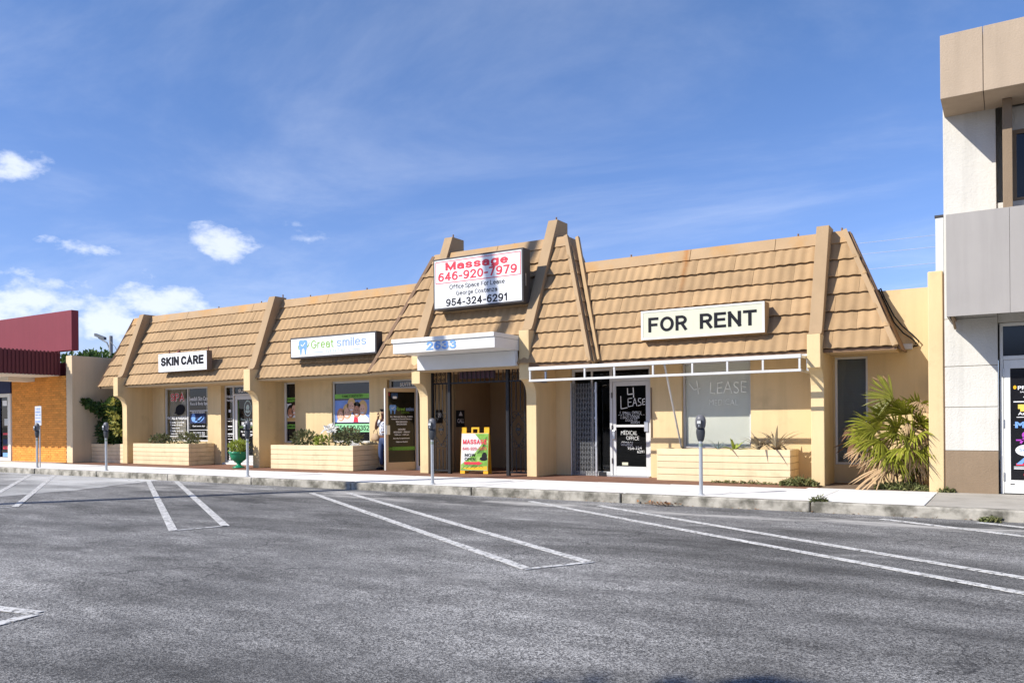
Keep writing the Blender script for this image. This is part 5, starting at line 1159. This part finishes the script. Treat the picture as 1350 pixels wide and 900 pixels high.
Dd = [((-2.02, 15.22, .84), .46, (-.45, -.30, -.80), 1.1, 'palmdead'), ((-2.16, 15.3, .90), .42, (-.60, -.2, -.65), 1.0, 'palmdead'), ((-1.86, 15.15, .84), .50, (-.20, -.3, -.9), 1.0, 'palmdead'), ((-1.66, 15.1, .80), .50, (.05, -.25, -.95), 1.1, 'palmdead'),
      ((-1.46, 15.1, .82), .52, (.12, -.2, -.95), 1.0, 'palmdead'), ((-1.27, 15.15, .86), .56, (-.12, -.1, -.98), .9, 'palmdead'), ((-1.25, 15.2, 1.18), .50, (-.05, -.2, -.95), 1.2, 'palmdead'), ((-1.36, 15.2, 1.05), .44, (-.1, -.25, -.9), 1.3, 'palmdead'),
      ((-1.30, 15.25, 1.66), .26, (-.25, -.3, -.85), 1.9, 'palmdead'), ((-1.22, 15.22, 1.62), .24, (.2, -.3, -.8), 1.8, 'palmdead'), ((-2.36, 15.7, 1.26), .42, (-.35, -.15, -.9), 1.9, 'palmbrown'), ((-2.44, 15.75, .98), .38, (-.3, -.15, -.9), 1.8, 'palmbrown'),
      ((-1.75, 15.35, .62), .44, (0, -.2, -.9), 2.2, 'palmbrown'), ((-1.42, 15.35, .62), .44, (0, -.2, -.9), 2.2, 'palmbrown'), ((-2.02, 15.45, .66), .44, (-.2, -.2, -.9), 2.0, 'palmbrown'), ((-1.5, 15.15, 1.28), .26, (.2, -.4, -.8), 1.4, 'palmdead')]
for i, (t, fr, ax_, sp, m_) in enumerate(Dd): frond(pm, C0, t, fr, m_, .10, sp, 16, (0, -1, .25), .10, 80+i, .6, ax_)
frond(pm, (-1.62, 15.1, .66), (-1.68, 15.02, .60), .80, 'palmdead', .12, .62, 14, (.15, -.6, .8), .02, 99, .8, (-.80, -.28, -.52))   # big collapsed leaf reaching down to the pavement
g = MB(); rr_ = random.Random(3)
for k in range(4):
    p0 = Vector((-1.84, 15.45, 1.98)); pts = [tuple(p0)]
    for q in range(4): p0 = p0+Vector((rr_.uniform(-.10, .03), 0, rr_.uniform(-.02, .07))); pts.append(tuple(p0))
    g.tube(pts, .006, 4)
obj('dry_stalk', g, M['palmdead'], pm)
# weeds
def weeds(label, x0, x1, y0, y1, n, h, seed, z=.15, group='weeds along the pavement'):
    r_ = random.Random(seed); g = MB()
    for _ in range(n):
        x = r_.uniform(x0, x1); y = r_.uniform(y0, y1); k = 1-abs((x-(x0+x1)/2)/((x1-x0)/2))**2
        hh = h*(.3+.7*k)*r_.uniform(.3, 1.1)
        g.leaf(Vector((x, y, z)), Vector((r_.gauss(0, .6), r_.gauss(0, .6), r_.uniform(.3, 1))), .016, hh, Vector((r_.gauss(0, 1), r_.gauss(0, 1), .2)))
        if r_.random() < .6: g.leaf(Vector((x, y, z+hh*.6)), Vector((r_.gauss(0, 1), r_.gauss(0, 1), .4)), .02, .06, Vector((0, 0, 1)))
    o = obj('weeds', g, M['weed'], kind='stuff'); tag(o, label, 'weeds', group); return o
weeds('clump of green weeds at the foot of the right planter beside the last pier', -3.62, -2.98, 15.1, 15.4, 420, .22, 1)
weeds('straggling olive weeds under the fan palm by the end wall', -2.0, -1.16, 14.9, 15.2, 520, .20, 2)
weeds('tiny green weeds at the foot of the pale end wall', -1.0, -.78, 14.78, 14.9, 60, .10, 3)
weeds('sprig of grass growing out of the kerb joint by the leased unit', -2.52, -2.30, 12.34, 12.5, 60, .14, 4, .14)
weeds('thin dry weeds in the gutter at the right edge of the photo', -.36, -.12, 12.1, 12.27, 70, .10, 6, .0)
weeds('low green weeds in front of the right planter', -5.0, -3.7, 15.28, 15.46, 160, .06, 7, .145)
g = MB(); r_ = random.Random(8)
for _ in range(90): g.leaf(Vector((r_.gauss(-4.75, .16), r_.uniform(12.05, 12.27), .012+r_.random()*.04)), Vector((r_.gauss(0, 1), r_.gauss(0, 1), .2)), .018, .06, Vector((0, 0, 1)))
for _ in range(70): g.leaf(Vector((r_.uniform(-8.4, -.2), r_.uniform(12.16, 12.28), .01)), Vector((r_.gauss(0, 1), r_.gauss(0, 1), .1)), .014, .045, Vector((0, 0, 1)))
tag(obj('leaf_litter', g, M['cardbrown'], kind='stuff'), 'dry brown leaves gathered in the gutter against the kerb', 'leaf litter')

# ================================================================== PARKING METERS
def meter(x, y, label):
    t = thing('parking_meter', label, 'parking meter', (x, y, .15), 'parking meters along the kerb')
    g = MB(); g.tube([(x, y, .15), (x, y, 1.02)], .031, 12); obj('post', g, M['galv'], t, smooth=False)
    g = MB(); g.lathe([(.055, 0), (.055, .012), (.036, .02)], (x, y, .151), 12); obj('base_collar', g, M['galv'], t)
    g = MB(); g.lathe([(.0325, 0), (.0325, .05)], (x, y, .93), 12); obj('band', g, mat('meter_band', (.25, .30, .24), .6) if 'meter_band' not in bpy.data.materials else bpy.data.materials['meter_band'], t)
    g = MB(); g.lathe([(.034, 1.01), (.05, 1.03), (.066, 1.09), (.074, 1.16), (.070, 1.20), (.064, 1.225)], (x, y, 0), 20, 1, .75); obj('vault', g, M['meter'], t, smooth=True)
    g = MB(); g.lathe([(.064, 1.225), (.078, 1.245), (.086, 1.30), (.086, 1.345), (.078, 1.39), (.055, 1.425), (.02, 1.44)], (x, y, 0), 20, 1, .72); obj('dome', g, M['meterdome'], t, smooth=True)
    g = MB(); g.box(x-.045, x+.045, y-.082, y-.055, 1.225, 1.36); obj('face_plate', g, M['meter'], t, bevel=.01)
    g = MB(); g.box(x-.03, x+.03, y-.086, y-.0825, 1.30, 1.345); obj('display', g, M['panelgrey'], t)
    g = MB(); g.box(x-.008, x+.008, y-.087, y-.0825, 1.25, 1.285); obj('coin_slot', g, M['alum'], t)
    return t
def meter_scale(t): t.scale = (1, 1, 1)
m0 = meter(-4.26, 12.66, 'grey parking meter in front of the wide blind-hung window, nearest the camera')
for x, lab in [(-9.65, 'grey parking meter standing in front of the gated entrance'), (-14.99, 'grey parking meter in front of the green urn'), (-20.56, 'grey parking meter in front of the corner shrub'), (-23.97, 'grey parking meter in front of the orange brick wall, farthest left')]:
    copy_tree(m0, (x, 12.62, .15), lab)
sp = thing('street_sign', 'narrow white parking sign on a thin post behind the farthest left meter', 'sign', (-24.12, 12.78, .15))
g = MB(); g.tube([(-24.12, 12.78, .15), (-24.12, 12.78, 1.95)], .018, 8); obj('post', g, M['galv'], sp)
g = MB(); rect(g, front(12.75), -24.31, -23.97, 1.37, 1.93, .006, .008); obj('sign_plate', g, M['panelgrey'], sp)
FS = front(12.744)
text(sp, FS, '2 HOUR', -24.27, -24.01, 1.82, 1.88, M['bluegrey'], .03); text(sp, FS, 'PARKING', -24.28, -24.0, 1.73, 1.79, M['bluegrey'], .03); text(sp, FS, '9AM - 6PM', -24.28, -24.0, 1.65, 1.70, M['bluegrey'], .03); text(sp, FS, 'EXCEPT SUNDAY', -24.28, -24.0, 1.57, 1.61, M['bluegrey'], .03); text(sp, FS, 'PAY METER', -24.28, -24.0, 1.45, 1.51, M['bluegrey'], .03)

# ================================================================== END WALLS
g = MB(); g.box(-26.22, -25.87, 14.74, 18.5, .14, 3.63); ww = tag(obj('end_wall', g, M['wall_pale'], bevel=.015), 'tall tan stucco wall dividing the shops from the orange brick building', 'wall')
g = MB(); g.box(-1.155, -.935, 14.88, 27.0, .14, 3.76); tag(obj('end_wall', g, M['wall'], bevel=.015), 'narrow pale yellow end wall beside the white two-storey building', 'wall')

# ================================================================== LEFT NEIGHBOUR
LB = thing('brick_shop', 'orange brick shop with a maroon parapet and canopy at the far left', 'building', (-32, 14.8, .14))
g = MB(); g.box(-29.66, -26.23, 14.78, 15.0, .14, 3.0); obj('wall', g, M['brickmortar'], LB)
g = MB(); rb = random.Random(6); z = .15; row = 0
while z < 2.93:
    x = -29.64-(row % 2)*.105
    while x < -26.26:
        a_, b_ = max(x+.004, -29.64), min(x+.206, -26.25)
        if b_-a_ > .03:
            q = rb.uniform(0, .006); g.add([(a_, 14.764-q, z+.004), (b_, 14.764-q, z+.004), (b_, 14.79, z+.004), (a_, 14.79, z+.004), (a_, 14.764-q, z+.068), (b_, 14.764-q, z+.068), (b_, 14.79, z+.068), (a_, 14.79, z+.068)], [(0, 1, 5, 4), (0, 3, 2, 1), (4, 5, 6, 7), (1, 2, 6, 5), (3, 0, 4, 7)])
        x += .21
    z += .073; row += 1
obj('bricks', g, M['brick'], LB, kind='stuff')
g = MB(); g.box(-45, -25.82, 14.71, 14.95, 3.80, 5.10); obj('parapet', g, M['maroon'], LB, bevel=.015)
g = MB(); g.box(-45, -26.23, 14.96, 27, 3.0, 3.45); g.box(-45, -26.23, 26.8, 27, .1, 3.0); g.box(-45, -44.7, 15, 26.8, .1, 3.0); obj('body', g, M['maroon'], LB)
g = MB(); g.box(-45, -26.50, 12.3, 14.705, 3.02, 3.75); can = obj('canopy', g, M['maroonmetal'], LB)
for i in range(20):
    g = MB(); y = 12.36+i*.12; g.box(-26.497, -26.47, y, y+.06, 3.0, 3.78); obj('rib', g, M['maroonmetal'], can)
for i in range(46):
    g = MB(); x = -45+i*.4; g.box(x, x+.2, 12.27, 12.297, 3.0, 3.78); obj('rib', g, M['maroonmetal'], can)
g = MB(); g.box(-44.9, -26.54, 12.34, 14.70, 2.985, 3.015); obj('soffit', g, M['beigesoffit'], LB)
g = MB(); g.box(-28.75, -28.15, 13.9, 14.76, 2.86, 2.98); obj('soffit_box', g, M['beigesoffit'], LB)
g = MB(); g.box(-29.86, -29.67, 14.72, 14.95, .14, 2.50); g.box(-31.6, -29.865, 14.73, 14.95, 2.38, 2.50); g.box(-31.6, -31.45, 14.73, 14.95, .14, 2.37); g.box(-31.44, -29.87, 14.74, 14.95, .14, .26); df = obj('door_frame', g, M['white'], LB, bevel=.01)
p = MB(); p.box(-31.44, -29.87, 14.84, 14.85, .26, 2.37); obj('pane', p, M['dkglass'], df)
g = MB(); g.box(-30.62, -30.56, 14.80, 14.86, .26, 2.37); obj('mullion', g, M['navy'], df)
FL2 = front(14.835)
for a_, b_, c_, d_, m_ in [(-30.42, -30.12, 2.08, 2.26, 'paper'), (-30.30, -30.0, 1.38, 1.62, 'panelgrey'), (-30.40, -29.95, 1.05, 1.12, 'red'), (-30.40, -29.95, .72, .90, 'navy'), (-30.4, -29.95, .55, .66, 'red'), (-30.42, -29.92, .28, .42, 'ltblue')]:
    p = MB(); rect(p, FL2, a_, b_, c_, d_); obj('sticker', p, M[m_], df)
g = MB(); g.box(-45, -29.69, 14.73, 14.78, 2.51, 2.98); obj('sign_band', g, M['navy'], LB)
g = MB(); g.box(-45, -31.61, 14.78, 15.0, .14, 2.50); obj('wall', g, M['brick'], LB)

# ================================================================== RIGHT NEIGHBOUR, TWO STOREYS
RB = thing('office_building', 'white and taupe two-storey stucco building with a grey awning at the right edge', 'building', (4, 18, .14))
def slab(name, m, x0, x1, y0, y1, z0, z1, bev=.008, parent=RB):
    g = MB(); g.box(x0, x1, y0, y1, z0, z1); return obj(name, g, M[m], parent, bevel=bev)
slab('base_panel', 'rbbrown', -.915, -.175, 14.885, 15.2, .14, .825)
for za, zb in [(.832, 1.525), (1.533, 2.185), (2.193, 2.955)]: slab('wall_panel', 'rbwhite', -.915, -.175, 14.89, 15.2, za, zb, .006)
slab('wall', 'mortar', -.90, -.18, 14.91, 15.25, .2, 2.95, 0)
slab('wall', 'rbwhite', -.915, -.175, 14.895, 15.3, 2.96, 6.6)
slab('side_wall', 'rbwhite', -.915, -.7, 15.31, 27, .14, 6.6, 0)
slab('body', 'rbwhite', -.69, 9.0, 15.6, 27, 3.0, 6.6, 0)
slab('lintel', 'rbwhite', -.172, 9.0, 14.93, 15.3, 2.86, 4.75, 0)
slab('wall', 'rbwhite', -.172, 9.0, 15.31, 15.59, 4.0, 6.6, 0)
slab('parapet', 'rbfascia', -.89, -.325, 14.0, 14.9, 6.24, 7.21, .006); slab('parapet', 'rbfascia', -.317, 1.7, 14.0, 14.9, 6.24, 7.21, .006); slab('parapet', 'rbfascia', 1.708, 9.0, 14.0, 14.9, 6.24, 7.21, .006)
slab('roof_slab', 'rbfascia', -.885, 9.0, 14.91, 27, 6.62, 7.19, 0)
slab('pilaster', 'rbbrown', -.085, .045, 14.5, 14.92, 4.3, 6.235)
# upper windows in the recess
for x0, x1 in [(.05, 1.25), (1.4, 2.6), (2.75, 3.95)]:
    g = MB(); g.box(x0, x1, 14.94, 15.0, 5.80, 5.86); g.box(x0, x1, 14.94, 15.0, 4.76, 4.80); g.box(x0, x0+.05, 14.941, 15.0, 4.8, 5.8); g.box(x1-.05, x1, 14.941, 15.0, 4.8, 5.8); wi = obj('upper_window', g, M['rbbrown'], RB)
    p = MB(); p.box(x0+.05, x1-.05, 14.97, 14.98, 4.8, 5.8); obj('pane', p, M['dkglass'], wi)
    slab('wall', 'rbwhite', x0-.07, x1+.07, 14.95, 15.3, 5.865, 6.23, 0)
    slab('blind', 'dkblind', x0+.05, x1-.05, 15.1, 15.12, 4.8, 5.8, 0)
# box awning
g = MB(); g.box(-.83, -.005, 14.0, 14.03, 2.905, 4.46); g.box(0.0, 8.9, 14.0, 14.03, 2.905, 4.46); g.box(-.83, -.80, 14.031, 14.88, 2.905, 4.46); g.box(-.799, 8.9, 14.031, 14.88, 4.43, 4.46); aw = obj('awning', g, M['awning'], RB)
g = MB()
for x in (-.78, 2.0, 4.5): g.box(x, x+.04, 14.04, 14.87, 2.91, 2.95); g.tube([(x+.02, 14.05, 2.93), (x+.02, 14.86, 2.80)], .02, 6)
obj('awning_bracket', g, M['rbbrown'], aw)
slab('meter_panel', 'panelgrey', -1.04, -.92, 14.95, 15.25, 3.37, 4.64, .01); g = MB(); g.hexa([(-.98, 14.96, 3.22), (-.922, 14.96, 3.22), (-.922, 15.24, 3.22), (-.98, 15.24, 3.22), (-1.035, 14.955, 3.368), (-.922, 14.955, 3.368), (-.922, 15.245, 3.368), (-1.035, 15.245, 3.368)]); obj('panel_foot', g, M['panelgrey'], RB); slab('panel_cap', 'bronze', -1.05, -.92, 14.94, 15.26, 4.641, 4.68, 0)
g = MB(); g.box(-.93, -.917, 14.9, 15.2, .14, 3.7); obj('joint_strip', g, M['trim'], RB)
# glazed shop door with stickers
for k, x0 in enumerate((-.15, .98, 2.11)):
    x1 = x0+1.08; g = MB(); F = front(14.96)
    for a_ in [(x0, x0+.045, .15, 2.85), (x1-.045, x1, .15, 2.85), (x0+.045, x1-.045, 2.80, 2.85), (x0+.045, x1-.045, 2.27, 2.33)]: rect(g, F, *a_, 0, .08)
    fr_ = obj('door_frame', g, M['white'], RB, bevel=.005)
    p = MB(); rect(p, F, x0+.045, x1-.045, 2.33, 2.80, -.03, .008); obj('transom_pane', p, M['film'], fr_)
    g = MB()
    for a_ in [(x0+.05, x0+.14, .16, 2.265), (x1-.14, x1-.05, .16, 2.265), (x0+.14, x1-.14, .16, .37), (x0+.14, x1-.14, 2.13, 2.265)]: rect(g, F, *a_, -.005, .05)
    d = obj('door', g, M['white'], RB, bevel=.005)
    p = MB(); rect(p, F, x0+.135, x1-.135, .365, 2.135, -.02, .008); obj('pane', p, M['film'], d)
    for z in (.36, 1.2, 2.0):
        p = MB(); p.tube([(x0+.047, 14.955, z), (x0+.047, 14.955, z+.13)], .012, 6); obj('hinge', p, M['alum'], d)
    if k == 0:
        FR = front(14.977)
        p = MB(); disc(p, FR, .05, 1.83, .022, .03); obj('sticker', p, M['yellow'], d)
        text(d, FR, 'PRIMO', .09, .40, 1.79, 1.85, M['paper'], .02); text(d, FR, 'SALON & SPA', .12, .40, 1.745, 1.765, M['paper'], .02); text(d, FR, 'open daily', .16, .40, 1.66, 1.69, M['paper'], .02)
        p = MB(); rect(p, FR, .03, .72, 1.595, 1.61); rect(p, FR, .03, .72, .545, .56); rect(p, FR, .03, .72, .575, .585); obj('sticker', p, M['paper'], d)
        p = MB(); rect(p, FR, .09, .30, 1.49, 1.56); rect(p, FR, .12, .26, 1.45, 1.49, .003); obj('sticker', p, mat('sticker_gold', (.75, .55, .10), .5), d); text(d, FR, 'Amigo', .09, .32, 1.38, 1.44, M['paper'], .02); p = MB(); rect(p, FR, .07, .36, 1.355, 1.365); obj('sticker', p, M['paper'], d)
        text(d, FR, 'MIST', .05, .42, 1.19, 1.29, M['ltblue'], .06); p = MB(); rect(p, FR, .03, .72, 1.235, 1.243, .0025); obj('sticker', p, M['panelgrey'], d)
        vm = mat('sticker_violet', (.42, .06, .45), .5); p = MB(); disc(p, FR, .18, 1.08, .04, .05); stripe(p, FR, [(.12, .95), (.18, 1.05), (.24, .95)], .03); stripe(p, FR, [(.06, 1.0), (.30, 1.0)], .022); obj('sticker', p, vm, d)
        p = MB(); disc(p, FR, .20, .84, .15, .09); obj('sticker', p, M['paper'], d); text(d, FR, 'Style', .10, .30, .81, .87, M['bluegrey'], .02, h=.005)
        p = MB(); poly(p, FR, [(.06, .62), (.14, .62), (.22, .74), (.16, .72)]); poly(p, FR, [(.2, .64), (.3, .64), (.24, .74)]); obj('sticker', p, M['ltblue'], d); p = MB(); rect(p, FR, .06, .34, .60, .635); obj('sticker', p, M['red'], d)
        p = MB(); disc(p, FR, .22, .46, .06, .05, .003); obj('sticker', p, M['red'], d); p = MB(); disc(p, FR, .22, .46, .045, .036, .005); obj('sticker', p, M['paper'], d)
        p = MB(); rect(p, front(14.965), -.02, .04, .30, .315); obj('sticker', p, M['char'], d)
slab('interior', 'room', -.17, 9.0, 15.25, 15.28, .14, 2.85, 0)
slab('shop_front', 'rbwhite', 3.21, 9.0, 14.95, 15.2, .14, 2.85, 0)

# ================================================================== PERSON BEHIND THE DENTAL DOOR
def skinned(name, verts, edges, radii, M_, parent, sub=1):
    off = OFF[parent.name]; me = bpy.data.meshes.new(name); me.from_pydata([tuple(Vector(v)-off) for v in verts], edges, []); me.update()
    o = link(name, me, M_, parent); o.modifiers.new('skin', 'SKIN'); sv = me.skin_vertices[0].data
    for i, r_ in enumerate(radii): sv[i].radius = (r_, r_) if not isinstance(r_, tuple) else r_
    sv[0].use_root = True
    s = o.modifiers.new('sub', 'SUBSURF'); s.levels = s.render_levels = sub+1
    o.modifiers['skin'].use_smooth_shade = True; OFF[o.name] = off; return o
px_, py_ = -13.80, 16.02; z0 = .145
pe = thing('person', 'person in a patterned shirt and jeans, half hidden behind the open dental door', 'person', (px_, py_, z0))
def q(x, y, z): return (px_+x, py_+y, z0+z)
V_ = [q(0, 0, .82), q(0, .0, .98), q(0, -.01, 1.14), q(0, -.01, 1.27), q(.01, -.03, 1.35), q(.02, -.04, 1.43), q(.02, -.05, 1.52),
      q(-.15, 0, 1.24), q(-.23, -.07, 1.05), q(-.12, -.17, 1.22), q(-.06, -.17, 1.33), q(.15, -.02, 1.24), q(.20, -.10, 1.02), q(.24, -.24, .98),
      q(-.08, 0, .76), q(-.09, -.04, .44), q(-.11, .03, .09), q(.08, 0, .76), q(.10, -.02, .44), q(.12, .05, .08), q(-.04, -.18, 1.40), q(.26, -.32, .98)]
Ed = [(0, 1), (1, 2), (2, 3), (3, 4), (4, 5), (5, 6), (3, 7), (7, 8), (8, 9), (9, 10), (3, 11), (11, 12), (12, 13), (0, 14), (14, 15), (15, 16), (0, 17), (17, 18), (18, 19), (10, 20), (13, 21)]
Rr = [.13, .115, .12, .115, .05, .085, .07, .05, .038, .032, .026, .05, .038, .028, .085, .055, .035, .085, .055, .035, .03, .03]
skinned('body', V_, Ed, Rr, M['skin'], pe)
skinned('shirt', [q(0, 0, .85), q(0, 0, 1.0), q(0, -.01, 1.15), q(0, -.01, 1.28), q(-.15, 0, 1.25), q(-.20, -.04, 1.12), q(.15, -.02, 1.25), q(.185, -.07, 1.10)], [(0, 1), (1, 2), (2, 3), (3, 4), (4, 5), (3, 6), (6, 7)], [.155, .135, .14, .125, .068, .056, .068, .056], M['shirt'], pe)
skinned('jeans', [q(0, 0, .86), q(0, 0, .80), q(-.085, 0, .72), q(-.095, -.04, .44), q(-.11, .03, .12), q(.085, 0, .72), q(.105, -.02, .44), q(.12, .05, .12)], [(0, 1), (1, 2), (2, 3), (3, 4), (1, 5), (5, 6), (6, 7)], [.14, .145, .10, .07, .055, .10, .07, .055], M['jeans'], pe)
for sx, yy in ((-.11, .0), (.12, .02)):
    skinned('shoe', [q(sx, yy+.05, .045), q(sx, yy-.05, .04), q(sx-.02, yy-.18, .03)], [(0, 1), (1, 2)], [.045, .042, .03], M['shoe'], pe)
skinned('hair', [q(.03, -.02, 1.46), q(.03, -.01, 1.55), q(.03, .03, 1.40)], [(0, 1), (0, 2)], [.098, .075, .06], M['hair'], pe)
g = MB(); F_ = Frame(q(.02, -.125, 0), (1, 0, 0), (0, -1, 0)); disc(g, F_, -.03, z0+1.46-z0, .012, .008); disc(g, F_, .03, 1.46, .012, .008); obj('eyes', g, M['hairB'], pe)
skinned('nose', [q(.02, -.118, 1.455), q(.02, -.14, 1.425)], [(0, 1)], [.012, .016], M['skin'], pe)
g = MB(); disc(g, Frame(q(.02, -.12, 0), (1, 0, 0), (0, -1, 0)), 0, 1.385, .026, .008); obj('mouth', g, M['red'], pe)
for i, (dx, ln) in enumerate([(-.027, .062), (-.009, .072), (.009, .068), (.025, .055)]):
    b_ = Vector(q(-.04+dx, -.19, 1.415)); skinned('finger', [tuple(b_), tuple(b_+Vector((0, .004, ln*.5))), tuple(b_+Vector((.004, .022, ln*.9)))], [(0, 1), (1, 2)], [.009, .0085, .007], M['skin'], pe)
    b_ = Vector(q(.26+dx*.9, -.345, .985)); skinned('finger', [tuple(b_), tuple(b_+Vector((0, -ln*.5, -.004))), tuple(b_+Vector((0, -ln*.8, -.026)))], [(0, 1), (1, 2)], [.009, .0085, .007], M['skin'], pe)
for b_, dv in [(Vector(q(-.005, -.185, 1.385)), Vector((.03, -.012, .035))), (Vector(q(.22, -.31, .98)), Vector((-.03, -.04, -.006)))]:
    skinned('thumb', [tuple(b_), tuple(b_+dv*.6), tuple(b_+dv)], [(0, 1), (1, 2)], [.011, .010, .008], M['skin'], pe)
hb = thing('handbag', 'tan handbag hanging from the elbow of the person at the door', 'handbag', (px_-.25, py_-.10, z0+.68))
g = MB(); g.lathe([(.08, 0), (.13, .03), (.14, .08), (.12, .14), (.085, .19), (.08, .20)], (px_-.22, py_-.10, z0+.74), 16, 1, .5); obj('pouch', g, M['bag'], hb, smooth=True)
g = MB(); g.tube([(px_-.30, py_-.10, z0+.91), (px_-.28, py_-.09, z0+1.0), (px_-.23, py_-.075, z0+1.06), (px_-.17, py_-.09, z0+1.0), (px_-.14, py_-.10, z0+.91)], .013, 6); obj('strap', g, M['bag'], hb, smooth=True)

# ================================================================== POLES, WIRES AND TREES
# tall utility pole out of frame to the left; its shadow crosses the lot, the canopy and the tall sign
up_ = thing('utility_pole', 'tall timber utility pole standing on the lot left of the camera', 'utility pole', (-16.5, 5.12, 0))
lean = Vector((-.8039, .5948, 0))*.042
g = MB(); g.tube([(-16.5, 5.12, -.2)]+[(-16.5-.8039*o_, 5.12+.5948*o_, z_) for z_, o_ in ((4, .12), (8, .28), (12, .52), (14, .74), (16, .95), (19, 1.25))], .17, 14, .13); obj('pole', g, M['wood'], up_)
lp = thing('street_lamp', 'distant street lamp on a utility pole behind the left corner of the roof', 'street lamp', (-54.7, 34, 0))
g = MB(); g.tube([(-54.7, 34, 0), (-54.7, 34, 7.75)], .16, 10, .12); obj('pole', g, M['concretepole'], lp)
g = MB(); g.tube([(-54.7, 34, 6.6), (-55.2, 34, 7.3), (-56.2, 34, 7.7)], .05, 6); obj('arm', g, M['lampgrey'], lp)
g = MB(); g.hexa([(-56.6, 33.9, 7.85), (-55.4, 33.9, 7.50), (-55.4, 34.1, 7.50), (-56.6, 34.1, 7.85), (-56.6, 33.9, 8.05), (-55.4, 33.9, 7.70), (-55.4, 34.1, 7.70), (-56.6, 34.1, 8.05)]); obj('lamp_head', g, M['lampgrey'], lp)
g = MB(); g.tube([(-55.6, 34, 6.35), (-53.8, 34, 6.35)], .05, 6); obj('cross_arm', g, M['lampgrey'], lp)
for x in (-55.5, -55.0, -54.2):
    g = MB(); g.lathe([(.05, 0), (.07, .1), (.03, .2)], (x, 34, 6.4), 8); obj('insulator', g, M['lampgrey'], lp)
g = MB(); g.tube([(-54.7, 33.9, 7.4), (-54.0, 33.9, 6.9), (-53.5, 33.9, 6.0)], .02, 5); obj('guy_wire', g, M['lampgrey'], lp)
pw = thing('power_lines', 'three thin power lines crossing the sky behind the right end of the roof', 'power lines', (-4, 30, 6.4))
for za, zb in [(7.40, 7.33), (7.02, 6.88), (6.48, 6.46)]:
    g = MB(); g.tube([(-34+76*i/24, 30, za+(zb-za)*(-34+76*i/24+4.5)/2.45*.10-.35+.0016*(-34+76*i/24+2)**2*.3+.35) for i in range(25)], .007, 4); obj('wire', g, M['panelgrey'], pw)
for x in (-34, 42):
    s_ = thing('line_pole', 'power line pole hidden behind the shop roofs' if x < 0 else 'power line pole behind the white building', 'pole', (x, 30, 0))
    g = MB(); g.tube([(x, 30, -.1), (x, 30, 7.9)], .14, 10, .11); obj('pole', g, M['wood'], s_)
def tree(label, x, y, h, cr, n, leaf, seed, m='leaf', zc=None, clumps=14):
    r_ = random.Random(seed); t = thing('tree', label, 'tree', (x, y, 0))
    g = MB(); zc = zc or h*.66; g.tube([(x, y, -.1), (x+.1, y, h*.25), (x-.05, y+.05, h*.5)], cr*.09, 9, cr*.05); obj('trunk', g, M['bark'], t, smooth=True)
    cs_ = []
    for i in range(clumps):
        a_ = r_.uniform(0, 6.28); e = r_.uniform(-.4, 1); rr = cr*r_.uniform(.35, .8)
        c = (x+rr*math.cos(a_)*math.cos(e*.9), y+rr*math.sin(a_)*math.cos(e*.9), zc+(h-zc)*.72*e); cs_.append(c)
        g = MB(); g.tube([(x-.05, y+.05, h*.48), ((x+c[0])/2, (y+c[1])/2, (h*.5+c[2])/2+.1), c], cr*.03, 5, cr*.008); obj('limb', g, M['bark'], t)
    g = MB()
    for c in cs_:
        s = cr*r_.uniform(.28, .46); leaf_cloud(g, c, (s, s, s*.72), n//clumps, leaf, r_, .25)
    obj('crown', g, M[m], t, kind='stuff'); return t
tree('leafy tree top showing above the left end wall', -51.2, 30, 6.35, 2.3, 2600, .30, 5)
tree('street tree behind the camera whose crown shades the near edge of the lot', -6.2, -5.75, 8.4, 2.4, 2600, .34, 6)

ob = thing('shop_building', 'low grey-tan building with a dark shop front across the lot behind the camera', 'building', (-8, -48, 0))
g = MB(); g.box(-52, 34, -60, -46.5, -.1, 6.2); obj('wall', g, M['rbfascia'], ob)
g = MB(); g.box(-52.3, 34.3, -60.3, -46.0, 6.21, 7.0); obj('parapet', g, M['trim'], ob)
g = MB(); g.box(-52, 34, -46.49, -44.0, 3.1, 3.35); obj('canopy', g, M['trim_lt'], ob)
for i in range(16):
    g = MB(); x = -50+i*5.2; g.box(x, x+4.0, -46.48, -46.44, .3, 2.7); obj('window', g, M['film'], ob)
for i, (x, y, h) in enumerate([(-38, -40, 8.5), (-21, -41, 7.5), (10, -42, 9.0), (24, -38, 8.0)]):
    tree(['broad street tree far behind the camera at the left', 'smaller street tree far behind the camera', 'tall street tree far behind the camera', 'street tree far behind the camera at the right'][i], x, y, h, 3.2, 1400, .5, 60+i, 'leafdk')
